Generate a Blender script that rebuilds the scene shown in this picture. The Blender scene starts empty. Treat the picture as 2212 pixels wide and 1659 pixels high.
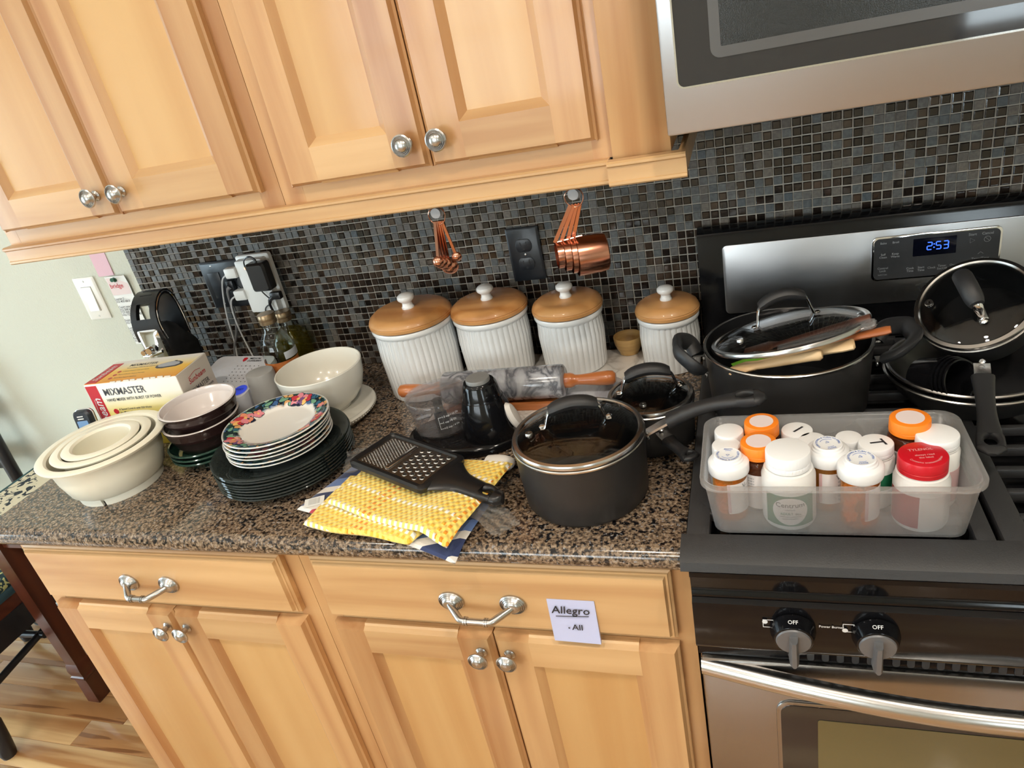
import bpy, bmesh, math, random
from mathutils import Vector as V, Matrix as M
random.seed(7)
S = bpy.context.scene
COL = S.collection
PI = math.pi

# ---------------------------------------------------------------- camera
cam = bpy.data.cameras.new('camera'); cam.sensor_width = 36.0; cam.sensor_fit = 'HORIZONTAL'
cam.lens = 1564.82 * 36.0 / 2212.0; cam.clip_start = 0.01
camo = bpy.data.objects.new('camera', cam); COL.objects.link(camo)
camo.matrix_world = M(((0.94499868, 0.04397986, 0.32410378, 0.10220),
                       (0.26460881, 0.47964514, -0.83661384, -1.40137),
                       (-0.19224897, 0.87635969, 0.44162657, 1.57738), (0, 0, 0, 1)))
S.camera = camo
# ---------------------------------------------------------------- world, lights, exposure
S.view_settings.view_transform = 'Standard'; S.view_settings.look = 'None'
S.view_settings.gamma = 1.0; S.view_settings.use_curve_mapping = False
S.view_settings.exposure = -0.06
S.cycles.max_bounces = 7; S.cycles.diffuse_bounces = 3; S.cycles.glossy_bounces = 4; S.cycles.use_adaptive_sampling = True; S.cycles.adaptive_threshold = 0.06; S.cycles.adaptive_min_samples = 12; S.cycles.use_light_tree = False; S.cycles.transparent_max_bounces = 24
S.cycles.caustics_reflective = False; S.cycles.caustics_refractive = False
S.cycles.sample_clamp_indirect = 6.0; S.cycles.blur_glossy = 0.5
w = bpy.data.worlds.new('world'); S.world = w; w.use_nodes = True
bg = w.node_tree.nodes['Background']; bg.inputs[0].default_value = (0.62, 0.78, 1.0, 1); bg.inputs[1].default_value = 1.6
def area(name, loc, aim, sx, sy, power, col, spread=PI):
    l = bpy.data.lights.new(name, 'AREA'); l.shape = 'RECTANGLE'; l.size = sx; l.size_y = sy
    l.energy = power; l.color = col; l.spread = spread
    o = bpy.data.objects.new(name, l); COL.objects.link(o); o.location = loc
    d = (V(aim) - V(loc)).normalized(); o.rotation_euler = d.to_track_quat('-Z', 'Y').to_euler(); return o
DAY = (0.72, 0.88, 1.0)
WARM = (1.0, 0.90, 0.77)
area('window_daylight_patio', (-4.53, -1.9, 1.15), (0, -1.9, 1.10), 1.95, 1.95, 118, DAY)
area('window_daylight_breakfast', (-1.6, -4.43, 1.55), (-1.6, 0, 1.55), 2.2, 1.08, 76, (.92, .96, 1.0))
area('window_daylight_sink', (1.5, -4.43, 1.55), (1.5, 0, 1.55), .58, 1.08, 22, (.86, .94, 1.0))
CANS = [(-1.45, -1.55), (-0.35, -1.50), (0.55, -1.35), (-1.7, -2.9), (-0.35, -2.9), (1.0, -2.9)]
CANW = [7, 9, 14, 9, 9, 9]

# ---------------------------------------------------------------- materials
def srgb(r, g, b):
    f = lambda c: (c / 255 / 12.92) if c / 255 <= .04045 else ((c / 255 + .055) / 1.055) ** 2.4
    return (f(r), f(g), f(b), 1)
def nn(nt, t, **kw):
    n = nt.nodes.new(t)
    for k, v in kw.items():
        if k.startswith('_'): n.inputs[int(k[1:])].default_value = v
        else: setattr(n, k, v)
    return n
def lk(nt, a, b): nt.links.new(a, b)
MATS = {}
def pm(name, col, rough=.5, metal=0., spec=.5, coat=0., bump=None, noise=None, emis=None, sheen=0, alpha=None, trans=0, sss=0):
    m = bpy.data.materials.new(name); m.use_nodes = True; nt = m.node_tree; b = nt.nodes['Principled BSDF']
    col = col if len(col) == 4 else (*col, 1)
    b.inputs['Base Color'].default_value = col; b.inputs['Roughness'].default_value = rough
    b.inputs['Metallic'].default_value = metal; b.inputs['Specular IOR Level'].default_value = spec
    b.inputs['Coat Weight'].default_value = coat; b.inputs['Coat Roughness'].default_value = .08
    b.inputs['Transmission Weight'].default_value = trans
    if sheen: b.inputs['Sheen Weight'].default_value = sheen
    if sss: b.inputs['Subsurface Weight'].default_value = sss; b.inputs['Subsurface Radius'].default_value = (.01, .008, .006)
    if emis: b.inputs['Emission Color'].default_value = (*emis[:3], 1); b.inputs['Emission Strength'].default_value = emis[3]
    tc = None
    if bump or noise: tc = nn(nt, 'ShaderNodeTexCoord')
    if noise:   # (scale vec, amount, colour2)
        mp = nn(nt, 'ShaderNodeMapping'); mp.inputs['Scale'].default_value = noise[0]; lk(nt, tc.outputs['Object'], mp.inputs[0])
        t = nn(nt, 'ShaderNodeTexNoise'); t.inputs['Scale'].default_value = 1; t.inputs['Detail'].default_value = 5; lk(nt, mp.outputs[0], t.inputs[0])
        r = nn(nt, 'ShaderNodeMapRange'); r.inputs[1].default_value = .3; r.inputs[2].default_value = .7; r.inputs[4].default_value = noise[1]; lk(nt, t.outputs[0], r.inputs[0])
        mx = nn(nt, 'ShaderNodeMix', data_type='RGBA'); mx.inputs[6].default_value = col; mx.inputs[7].default_value = noise[2]
        lk(nt, r.outputs[0], mx.inputs[0]); lk(nt, mx.outputs[2], b.inputs['Base Color'])
    if bump:    # (scale vec, strength, distance)
        mp = nn(nt, 'ShaderNodeMapping'); mp.inputs['Scale'].default_value = bump[0]; lk(nt, tc.outputs['Object'], mp.inputs[0])
        t = nn(nt, 'ShaderNodeTexNoise'); t.inputs['Scale'].default_value = 1; t.inputs['Detail'].default_value = 3; lk(nt, mp.outputs[0], t.inputs[0])
        bp = nn(nt, 'ShaderNodeBump'); bp.inputs['Strength'].default_value = bump[1]; bp.inputs['Distance'].default_value = bump[2]
        lk(nt, t.outputs[0], bp.inputs['Height']); lk(nt, bp.outputs[0], b.inputs['Normal'])
    MATS[name] = m; return m
def ramp(nt, stops, interp='LINEAR'):
    r = nn(nt, 'ShaderNodeValToRGB'); e = r.color_ramp; e.interpolation = interp
    while len(e.elements) < len(stops): e.elements.new(.5)
    for el, (p, c) in zip(e.elements, stops): el.position = p; el.color = c
    return r
def glass(name, tint, rough=.02, fac=.5, dirt=0., dcol=(.8, .8, .8, 1)):
    """clear or tinted glass / plastic: tinted transmission plus a fresnel gloss, optionally a hazy diffuse share"""
    m = bpy.data.materials.new(name); m.use_nodes = True; nt = m.node_tree; nt.nodes.clear()
    out = nn(nt, 'ShaderNodeOutputMaterial'); tr = nn(nt, 'ShaderNodeBsdfTransparent'); tr.inputs[0].default_value = tint
    gl = nn(nt, 'ShaderNodeBsdfGlossy'); gl.inputs['Roughness'].default_value = rough
    fc = nn(nt, 'ShaderNodeLayerWeight'); fc.inputs[0].default_value = .5
    pw = nn(nt, 'ShaderNodeMath', operation='POWER'); pw.inputs[1].default_value = 4.0; lk(nt, fc.outputs['Facing'], pw.inputs[0])
    lw = nn(nt, 'ShaderNodeMath', operation='MULTIPLY_ADD'); lw.inputs[1].default_value = .75; lw.inputs[2].default_value = .02 + fac * .05; lk(nt, pw.outputs[0], lw.inputs[0])
    mx = nn(nt, 'ShaderNodeMixShader'); lk(nt, lw.outputs[0], mx.inputs[0]); lk(nt, tr.outputs[0], mx.inputs[1]); lk(nt, gl.outputs[0], mx.inputs[2])
    last = mx
    if dirt:
        df = nn(nt, 'ShaderNodeBsdfDiffuse'); df.inputs[0].default_value = dcol
        tl = nn(nt, 'ShaderNodeBsdfTranslucent'); tl.inputs[0].default_value = dcol
        m2 = nn(nt, 'ShaderNodeMixShader'); m2.inputs[0].default_value = .5; lk(nt, df.outputs[0], m2.inputs[1]); lk(nt, tl.outputs[0], m2.inputs[2])
        m3 = nn(nt, 'ShaderNodeMixShader'); m3.inputs[0].default_value = dirt; lk(nt, mx.outputs[0], m3.inputs[1]); lk(nt, m2.outputs[0], m3.inputs[2]); last = m3
    lk(nt, last.outputs[0], out.inputs[0]); MATS[name] = m; return m
def wood(name, c1, c2, axis='z', scale=1., rough=.38, dark=None, coat=.25, vary=.10):
    """figured wood: stretched noise for grain, a slow wave for figure, and a shade of its own for each board"""
    m = pm(name, c1, rough, coat=coat); nt = m.node_tree; b = nt.nodes['Principled BSDF']
    tc = nn(nt, 'ShaderNodeTexCoord'); oi = nn(nt, 'ShaderNodeObjectInfo'); mp = nn(nt, 'ShaderNodeMapping')
    k = {'x': (1.6, 26, 26), 'y': (26, 1.6, 26), 'z': (26, 26, 1.6)}[axis]
    mp.inputs['Scale'].default_value = [q * scale for q in k]
    sh = nn(nt, 'ShaderNodeVectorMath', operation='MULTIPLY_ADD'); sh.inputs[1].default_value = (1, 1, 1)
    cmb = nn(nt, 'ShaderNodeCombineXYZ')
    ml = nn(nt, 'ShaderNodeMath', operation='MULTIPLY'); ml.inputs[1].default_value = 7.3; lk(nt, oi.outputs['Random'], ml.inputs[0])
    for i in range(3): lk(nt, ml.outputs[0], cmb.inputs[i])
    lk(nt, tc.outputs['Object'], sh.inputs[0]); lk(nt, cmb.outputs[0], sh.inputs[2]); lk(nt, sh.outputs[0], mp.inputs[0])
    t = nn(nt, 'ShaderNodeTexNoise'); t.inputs['Scale'].default_value = 1; t.inputs['Detail'].default_value = 6; t.inputs['Distortion'].default_value = .6; lk(nt, mp.outputs[0], t.inputs[0])
    mp2 = nn(nt, 'ShaderNodeMapping'); mp2.inputs['Scale'].default_value = [q * .22 * scale for q in k]; lk(nt, sh.outputs[0], mp2.inputs[0])
    t2 = nn(nt, 'ShaderNodeTexNoise'); t2.inputs['Scale'].default_value = 1; t2.inputs['Detail'].default_value = 2; t2.inputs['Distortion'].default_value = 1.5; lk(nt, mp2.outputs[0], t2.inputs[0])
    ad = nn(nt, 'ShaderNodeMath', operation='ADD'); lk(nt, t.outputs[0], ad.inputs[0]); lk(nt, t2.outputs[0], ad.inputs[1])
    wv = nn(nt, 'ShaderNodeTexWave', wave_type='RINGS', rings_direction={'x': 'X', 'y': 'Y', 'z': 'Z'}[axis]); wv.inputs['Scale'].default_value = 2.2 * scale; wv.inputs['Distortion'].default_value = 9; wv.inputs['Detail'].default_value = 3; wv.inputs['Detail Scale'].default_value = .7
    mp3 = nn(nt, 'ShaderNodeMapping'); mp3.inputs['Scale'].default_value = [1 if q > 5 else .16 for q in k]; mp3.inputs['Scale'].default_value = [v_ * 5 for v_ in mp3.inputs['Scale'].default_value]; lk(nt, sh.outputs[0], mp3.inputs[0]); lk(nt, mp3.outputs[0], wv.inputs[0])
    a2 = nn(nt, 'ShaderNodeMath', operation='MULTIPLY_ADD'); a2.inputs[1].default_value = .16; lk(nt, wv.outputs['Fac'], a2.inputs[0]); lk(nt, ad.outputs[0], a2.inputs[2])
    r = nn(nt, 'ShaderNodeMapRange'); r.inputs[1].default_value = .86; r.inputs[2].default_value = 1.34; lk(nt, a2.outputs[0], r.inputs[0])
    rp = ramp(nt, [(0, c1), (.55, tuple((a + q) / 2 for a, q in zip(c1, c2))), (1, c2)] if not dark else [(0, c1), (.6, c2), (.93, c2), (1, dark)])
    lk(nt, r.outputs[0], rp.inputs[0])
    hs = nn(nt, 'ShaderNodeHueSaturation'); mr = nn(nt, 'ShaderNodeMapRange'); mr.inputs[3].default_value = 1 - vary; mr.inputs[4].default_value = 1 + vary * .6
    lk(nt, oi.outputs['Random'], mr.inputs[0]); lk(nt, mr.outputs[0], hs.inputs['Value']); lk(nt, rp.outputs[0], hs.inputs['Color']); lk(nt, hs.outputs[0], b.inputs['Base Color'])
    return m

MAP1, MAP2 = srgb(226, 180, 120), srgb(196, 138, 80)
MAPLE_V = wood('maple_vertical', srgb(207, 163, 113), srgb(176, 124, 78), 'z', .8); MAPLE_H = wood('maple_horizontal', srgb(214, 174, 124), srgb(188, 142, 94), 'x', .8)
MAPLE_P = wood('maple_panel', srgb(212, 170, 114), srgb(196, 148, 92), 'z', .45, vary=.04)
STEEL = pm('brushed_steel', (.47, .475, .49), .34, 1, bump=((4, 4, 900), .06, .0004))
STEELV = pm('satin_steel', (.62, .61, .60), .24, 1)
NICKEL = pm('satin_nickel', (.50, .49, .475), .26, 1)
CHROME = pm('chrome', (.83, .83, .84), .07, 1)
COPPER = pm('copper', srgb(206, 146, 120), .2, 1)
BLACKGLOSS = pm('black_enamel', (.006, .006, .007), .12, spec=.35)
BLACKPLAST = pm('black_plastic', (.010, .010, .011), .32)
BLACKMATTE = pm('black_cast_iron', (.022, .022, .023), .48, bump=((700, 700, 700), .25, .0006))
ANOD = pm('hard_anodised', (.035, .033, .032), .42, .35)
PANIN = pm('nonstick_coating', (.014, .014, .015), .28)
SOFT = pm('soft_touch_black', (.020, .020, .021), .50)
WHITEP = pm('white_plastic', srgb(238, 238, 234), .35)
CERAM = pm('white_ceramic', srgb(236, 234, 229), .14, coat=.4)
PORC = pm('white_stoneware', srgb(229, 230, 229), .22, coat=.3)
BISQ = pm('bisque_ceramic', srgb(232, 228, 216), .18, coat=.4)
CREAM = pm('cream_melamine', srgb(248, 243, 224), .32, sss=.05)
PAPER = pm('white_paper', srgb(236, 236, 232), .8)
INK = pm('black_ink', (.02, .02, .025), .6)
WHITEINK = pm('white_ink', (.75, .75, .75), .5)
GREYINK = pm('grey_print', (.30, .31, .32), .5)
REDP = pm('red_print', srgb(196, 28, 42), .45)
BLUEP = pm('blue_print', srgb(40, 100, 190), .5)
GLASSC = glass('clear_glass', (.94, .96, .95, 1)); GLASSL = glass('lid_glass', (.84, .85, .85, 1), .015, .55)
CORDW = pm('white_cord', srgb(205, 205, 205), .45); CORDG = pm('grey_cord', srgb(120, 120, 122), .5)

# ---------------------------------------------------------------- geometry helpers
class G:
    def __init__(s): s.v = []; s.f = []; s.m = []
    def add(s, v, f, m=0, tf=None):
        o = len(s.v)
        s.v += [tuple(tf @ V(p)) if tf is not None else tuple(p) for p in v]
        s.f += [tuple(i + o for i in q) for q in f]; s.m += [m] * len(f); return s
    def loft(s, rings, m=0, cap0=True, cap1=True, tf=None, closed=True, loop=False):
        n = len(rings[0]); v = [p for r in rings for p in r]; f = []
        R = len(rings)
        for i in range(R if loop else R - 1):
            for j in range(n if closed else n - 1):
                a, b = i * n + j, i * n + (j + 1) % n; i2 = (i + 1) % R
                f.append((a, b, i2 * n + (j + 1) % n, i2 * n + j))
        if cap0 and not loop: f.append(tuple(range(n - 1, -1, -1)))
        if cap1 and not loop: f.append(tuple(range((R - 1) * n, R * n)))
        return s.add(v, f, m, tf)
    def box(s, x0, x1, y0, y1, z0, z1, b=0., m=0, tf=None):
        if not b:
            v = [(x, y, z) for z in (z0, z1) for x, y in ((x0, y0), (x1, y0), (x1, y1), (x0, y1))]
            return s.add(v, [(3, 2, 1, 0), (4, 5, 6, 7), (0, 1, 5, 4), (1, 2, 6, 5), (2, 3, 7, 6), (3, 0, 4, 7)], m, tf)
        bm = bmesh.new(); bmesh.ops.create_cube(bm, size=1)
        for q in bm.verts: q.co = V(((x0 + x1) / 2 + q.co.x * (x1 - x0), (y0 + y1) / 2 + q.co.y * (y1 - y0), (z0 + z1) / 2 + q.co.z * (z1 - z0)))
        bmesh.ops.bevel(bm, geom=bm.edges[:], offset=b, segments=2, affect='EDGES', profile=.5)
        bm.verts.index_update(); s.add([q.co[:] for q in bm.verts], [tuple(x.index for x in q.verts) for q in bm.faces], m, tf); bm.free(); return s
    def lathe(s, prof, n=40, m=0, tf=None, flute=None):
        v = []; f = []; idx = []
        for r, z in prof:
            if r < 1e-6: idx.append([len(v)]); v.append((0, 0, z))
            else:
                idx.append(list(range(len(v), len(v) + n)))
                for j in range(n):
                    a = 2 * PI * j / n; rr = flute(r, z, a) if flute else r
                    v.append((rr * math.cos(a), rr * math.sin(a), z))
        for A, B in zip(idx, idx[1:]):
            for j in range(n):
                k = (j + 1) % n
                if len(A) == 1 and len(B) == 1: break
                if len(A) == 1: f.append((A[0], B[k], B[j]))
                elif len(B) == 1: f.append((A[j], A[k], B[0]))
                else: f.append((A[j], A[k], B[k], B[j]))
        return s.add(v, f, m, tf)
    def tube(s, pts, r, n=8, m=0, closed=False, tf=None, sq=None):
        P = [V(p) for p in pts]; k = len(P); rs = [r[min(len(r) - 1, int(i * (len(r) - 1) / max(1, k - 1) + .5))] for i in range(k)] if isinstance(r, (list, tuple)) else [r] * k
        T = []
        for i in range(k):
            a = P[(i - 1) % k] if closed or i > 0 else P[i]; b = P[(i + 1) % k] if closed or i < k - 1 else P[i]
            T.append((b - a).normalized())
        up = V((0, 0, 1)) if abs(T[0].z) < .9 else V((1, 0, 0))
        u = T[0].cross(up).normalized(); rings = []
        for i in range(k):
            u = (u - T[i] * u.dot(T[i])); u = u.normalized() if u.length > 1e-6 else T[i].orthogonal().normalized()
            w_ = T[i].cross(u)
            sx, sy = sq if sq else (1, 1)
            rings.append([P[i] + u * math.cos(2 * PI * j / n) * rs[i] * sx + w_ * math.sin(2 * PI * j / n) * rs[i] * sy for j in range(n)])
        return s.loft(rings, m, tf=tf, loop=closed)
    def prism(s, poly, z0, z1, m=0, b=0., tf=None):
        if not b: return s.loft([[(x, y, z0) for x, y in poly], [(x, y, z1) for x, y in poly]], m, tf=tf)
        ins = inset(poly, b)
        k = inset(poly, b * .3)
        return s.loft([[(x, y, z0) for x, y in ins], [(x, y, z0 + b * .3) for x, y in k], [(x, y, z0 + b) for x, y in poly], [(x, y, z1 - b) for x, y in poly], [(x, y, z1 - b * .3) for x, y in k], [(x, y, z1) for x, y in ins]], m, tf=tf)
    def text(s, body, size, tf, m=0, align='CENTER', shear=0., wrap=None, bend=None, sx=1.):
        v, f = textmesh(body, size, align, shear)
        o = []
        for x, y in v:
            x *= sx
            if wrap: o.append((wrap * math.sin(x / wrap), -wrap * math.cos(x / wrap), y))
            elif bend: a = -x / bend + PI / 2; R = bend + y; o.append((R * math.cos(a), R * math.sin(a), 0))
            else: o.append((x, y, 0))
        return s.add(o, f, m, tf)
    def obj(s, name, mats, par=None, label=None, cat=None, group=None, kind=None, sharp=38, loc=None):
        me = bpy.data.meshes.new(name); me.from_pydata(s.v, [], s.f)
        for q in (mats if isinstance(mats, (list, tuple)) else [mats]): me.materials.append(q)
        if isinstance(mats, (list, tuple)) and len(mats) > 1: me.polygons.foreach_set('material_index', s.m)
        bm = bmesh.new(); bm.from_mesh(me); bmesh.ops.recalc_face_normals(bm, faces=bm.faces); bm.to_mesh(me); bm.free()
        me.shade_smooth(); me.set_sharp_from_angle(angle=math.radians(sharp))
        return put(name, me, par, label, cat, group, kind, loc)
def put(name, me, par=None, label=None, cat=None, group=None, kind=None, loc=None):
    o = bpy.data.objects.new(name, me); COL.objects.link(o)
    if par: o.parent = par
    if loc is not None: o.location = loc
    if label: o['label'] = label
    if cat: o['category'] = cat
    if group: o['group'] = group
    if kind: o['kind'] = kind
    return o
def T(name, label, cat, loc=(0, 0, 0), rz=0., group=None):
    o = put(name, None, None, label, cat, group, None, loc); o.rotation_euler = (0, 0, rz); o.empty_display_size = .03; return o
def copytree(o, par=None):
    c = o.copy(); COL.objects.link(c); c.parent = par
    for ch in o.children: copytree(ch, c)
    return c
def inset(poly, d):
    n = len(poly); out = []
    A = sum(poly[i][0] * poly[(i + 1) % n][1] - poly[(i + 1) % n][0] * poly[i][1] for i in range(n)); sg = 1 if A > 0 else -1
    for i in range(n):
        p0, p1, p2 = V(poly[i - 1]), V(poly[i]), V(poly[(i + 1) % n])
        a, b = (p1 - p0), (p2 - p1)
        if a.length < 1e-9 or b.length < 1e-9: out.append(tuple(p1)); continue
        a.normalize(); b.normalize(); n1 = V((-a.y, a.x)) * sg; n2 = V((-b.y, b.x)) * sg; q = n1 + n2
        q = q / max(q.dot(n1), .4); out.append((p1.x + q.x * d, p1.y + q.y * d))
    return out
def rr(cx, cy, hx, hy, r, n=5):
    o = []
    for sx, sy, a0 in ((1, 1, 0), (-1, 1, 90), (-1, -1, 180), (1, -1, 270)):
        for i in range(n + 1):
            a = math.radians(a0 + 90 * i / n); o.append((cx + sx * (hx - r) + r * math.cos(a), cy + sy * (hy - r) + r * math.sin(a)))
    return o
def ring(poly, z): return [(x, y, z) for x, y in poly]
_tx = {}
def textmesh(body, size, align, shear):
    k = (body, align, shear)
    if k not in _tx:
        c = bpy.data.curves.new('t', 'FONT'); c.body = body; c.size = 1; c.align_x = align; c.align_y = 'CENTER'; c.resolution_u = 2; c.shear = shear; c.offset = .009
        o = bpy.data.objects.new('t', c); me = o.to_mesh()
        _tx[k] = ([(q.co.x, q.co.y) for q in me.vertices], [tuple(p.vertices) for p in me.polygons])
        o.to_mesh_clear(); bpy.data.objects.remove(o); bpy.data.curves.remove(c)
    v, f = _tx[k]; return [(x * size, y * size) for x, y in v], f
L = lambda x, y, z: M.Translation((x, y, z))
RX = lambda d: M.Rotation(math.radians(d), 4, 'X')
RY = lambda d: M.Rotation(math.radians(d), 4, 'Y')
RZ = lambda d: M.Rotation(math.radians(d), 4, 'Z')
FRONT = lambda x, y, z: L(x, y, z) @ RX(90)      # text upright, facing the room
def basis(o, z, x=None):
    """a frame at o whose local z runs along z"""
    z = V(z).normalized(); x = V(x) if x else (V((1, 0, 0)) if abs(z.x) < .9 else V((0, 1, 0)))
    x = (x - z * x.dot(z)).normalized(); y = z.cross(x)
    return M(((x.x, y.x, z.x, o[0]), (x.y, y.y, z.y, o[1]), (x.z, y.z, z.z, o[2]), (0, 0, 0, 1)))
def arc(c, r, a0, a1, n): return [(c[0] + r * math.cos(math.radians(a0 + (a1 - a0) * i / n)), c[1] + r * math.sin(math.radians(a0 + (a1 - a0) * i / n))) for i in range(n + 1)]
def bez(pts, n=24):
    """Catmull-Rom through the points"""
    P = [V(p) for p in pts]; P = [P[0] * 2 - P[1]] + P + [P[-1] * 2 - P[-2]]; o = []
    seg = len(P) - 3
    for i in range(seg):
        k = max(2, n // seg)
        for j in range(k + (1 if i == seg - 1 else 0)):
            t = j / k; a, b, c, d = P[i:i + 4]
            o.append(.5 * ((2 * b) + (c - a) * t + (2 * a - 5 * b + 4 * c - d) * t * t + (3 * b - a - 3 * c + d) * t ** 3))
    return o
# ================================================================= the room
WALLM = pm('painted_wall', srgb(206, 207, 192), .75, bump=((190, 190, 190), .55, .0022))
CEIL = pm('ceiling_paint', srgb(240, 238, 232), .85)
OAK1, OAK2 = srgb(214, 176, 126), srgb(168, 118, 72)
OAK = wood('oak_floor', OAK1, OAK2, 'x', .9, rough=.3, dark=srgb(128, 82, 46), coat=.35, vary=.14)
XL, XR, YF, ZC = -4.4, 2.6, -4.3, 2.6
fl = G().box(XL, XR, YF, .1, -.08, -.0015).obj('floor', OAK, kind='structure')
y = 0.0; k = 0
while y > -1.05:                                        # narrow strip planks, running along the wall
    x = -3.3 + (k * .37) % .8
    x0 = -3.3
    while x0 < -1.22:
        x1 = min(x, -1.2) if x < -1.35 else -1.2
        if x1 - x0 > .02: G().box(x0 + .0006, x1 - .0006, y - .0824, y - .0006, -.012, 0, .0012).obj('plank', OAK, fl)
        x0 = x1; x += .62 + .31 * ((k * 7) % 3)
    y -= .083; k += 1
G().box(XL, XR, YF, 0, ZC, ZC + .1).obj('ceiling', CEIL, kind='structure')
wb = G().box(XL, XR, 0, .1, 0, ZC).obj('wall_back', WALLM, kind='structure')
G().box(XR, XR + .1, YF, .1, 0, ZC).obj('wall_right', WALLM, kind='structure')
def wall_hole(name, ax, c, t, a0, a1, h0, h1, A0, A1):
    g = G()
    for p0, p1, q0, q1 in ((A0, a0, 0, ZC), (a1, A1, 0, ZC), (a0, a1, 0, h0), (a0, a1, h1, ZC)):
        if ax == 'x': g.box(min(c, c + t), max(c, c + t), p0, p1, q0, q1)
        else: g.box(p0, p1, min(c, c + t), max(c, c + t), q0, q1)
    return g.obj(name, WALLM, kind='structure')
wall_hole('wall_left', 'x', XL, -.1, -2.9, -.9, .12, 2.15, YF, .1)
wf = G()
for p0, p1, q0, q1 in ((XL, -2.7, 0, ZC), (-.5, 1.2, 0, ZC), (1.8, XR, 0, ZC), (-2.7, -.5, 0, 1.0), (-2.7, -.5, 2.1, ZC), (1.2, 1.8, 0, 1.0), (1.2, 1.8, 2.1, ZC)): wf.box(p0, p1, YF - .1, YF, q0, q1)
wf.obj('wall_front', WALLM, kind='structure')
def window(name, ax, c, a0, a1, h0, h1, nx, nz):
    o = put(name, None, None, None, None, None, 'structure'); fr = G(); gl = []
    def bar(p0, p1, q0, q1): (fr.box(c - .03, c + .03, p0, p1, q0, q1) if ax == 'x' else fr.box(p0, p1, c - .03, c + .03, q0, q1))
    bar(a0, a0 + .06, h0, h1); bar(a1 - .06, a1, h0, h1); bar(a0, a1, h0, h0 + .06); bar(a0, a1, h1 - .06, h1)
    for i in range(1, nx): p = a0 + (a1 - a0) * i / nx; bar(p - .03, p + .03, h0, h1)
    for i in range(1, nz): p = h0 + (h1 - h0) * i / nz; bar(a0, a1, p - .015, p + .015)
    fr.obj('window_frame', WHITEP, o)
    for i in range(nx):
        p0 = a0 + (a1 - a0) * i / nx + .03; p1 = a0 + (a1 - a0) * (i + 1) / nx - .03
        g = G(); (g.box(c - .003, c + .003, p0, p1, h0 + .05, h1 - .05) if ax == 'x' else g.box(p0, p1, c - .003, c + .003, h0 + .05, h1 - .05)); g.obj('pane', GLASSC, o)
window('window_1', 'x', XL - .05, -2.9, -.9, .12, 2.15, 2, 1)
window('window_2', 'y', YF - .05, -2.7, -.5, 1.0, 2.1, 3, 2)
window('window_3', 'y', YF - .05, 1.2, 1.8, 1.0, 2.1, 1, 2)
G().box(XL, -1.31, -.014, 0, 0, .095, .003).obj('baseboard_back', pm('baseboard_paint', srgb(226, 226, 222), .45), kind='structure')
CANE = pm('lamp_lens', (1, .95, .86), .5, emis=(1, .86, .68, 9.0)); CANE.cycles.emission_sampling = 'NONE'; CANR = pm('lamp_trim', srgb(240, 240, 238), .4)
LBL = ['recessed ceiling lamp over the stacked plates', 'recessed ceiling lamp over the saucepan', 'recessed ceiling lamp over the range',
       'recessed ceiling lamp behind the camera near the patio door', 'recessed ceiling lamp in the middle of the kitchen', 'recessed ceiling lamp near the sink window']
for (x, y), pw, lb in zip(CANS, CANW, LBL):
    t = T('recessed_lamp', lb, 'lamp', (x, y, ZC), group='recessed ceiling lamps')
    G().lathe([(.062, -.002), (.085, -.004), (.085, -.0005), (.062, .0)], 32).obj('trim_ring', CANR, t)
    G().lathe([(0, -.003), (.062, -.003)], 32).obj('lens', CANE, t)
    l = bpy.data.lights.new('can', 'AREA'); l.shape = 'DISK'; l.size = .12; l.energy = pw; l.color = WARM
    o = bpy.data.objects.new('can_light', l); COL.objects.link(o); o.location = (x, y, ZC - .012)

# ---- mosaic backsplash
def tilemat(name, stops, rough, coat, bumps):
    m = pm(name, (.1, .1, .1), rough, coat=coat); nt = m.node_tree; b = nt.nodes['Principled BSDF']
    ge = nn(nt, 'ShaderNodeNewGeometry'); ad = nn(nt, 'ShaderNodeVectorMath', operation='ADD'); ad.inputs[1].default_value = (1.366, 0, -.914)
    dv = nn(nt, 'ShaderNodeVectorMath', operation='DIVIDE'); dv.inputs[1].default_value = (PITCH, 10, PITCH)
    fl_ = nn(nt, 'ShaderNodeVectorMath', operation='FLOOR'); wn = nn(nt, 'ShaderNodeTexWhiteNoise')
    lk(nt, ge.outputs['Position'], ad.inputs[0]); lk(nt, ad.outputs[0], dv.inputs[0]); lk(nt, dv.outputs[0], fl_.inputs[0]); lk(nt, fl_.outputs[0], wn.inputs[0])
    rp = ramp(nt, stops); lk(nt, wn.outputs[0], rp.inputs[0])
    t = nn(nt, 'ShaderNodeTexNoise'); t.inputs['Scale'].default_value = 160; t.inputs['Detail'].default_value = 4; lk(nt, ge.outputs['Position'], t.inputs[0])
    mx = nn(nt, 'ShaderNodeMix', data_type='RGBA', blend_type='MULTIPLY'); mx.inputs[0].default_value = bumps; lk(nt, rp.outputs[0], mx.inputs[6])
    r2 = ramp(nt, [(.3, (.35, .35, .35, 1)), (.7, (1.5, 1.5, 1.5, 1))]); lk(nt, t.outputs[0], r2.inputs[0]); lk(nt, r2.outputs[0], mx.inputs[7]); lk(nt, mx.outputs[2], b.inputs['Base Color'])
    bp = nn(nt, 'ShaderNodeBump'); bp.inputs['Strength'].default_value = bumps; bp.inputs['Distance'].default_value = .0008; lk(nt, t.outputs[0], bp.inputs['Height']); lk(nt, bp.outputs[0], b.inputs['Normal'])
    return m
PITCH = .0162
TG = tilemat('glass_tile', [(0, srgb(28, 23, 20)), (.5, srgb(46, 37, 32)), (1, srgb(74, 60, 50))], .08, .6, .15)
TS = tilemat('slate_tile', [(0, srgb(80, 84, 84)), (.35, srgb(100, 101, 99)), (.6, srgb(88, 82, 76)), (.8, srgb(108, 100, 90)), (1, srgb(70, 80, 86))], .5, 0, .55)
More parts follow.
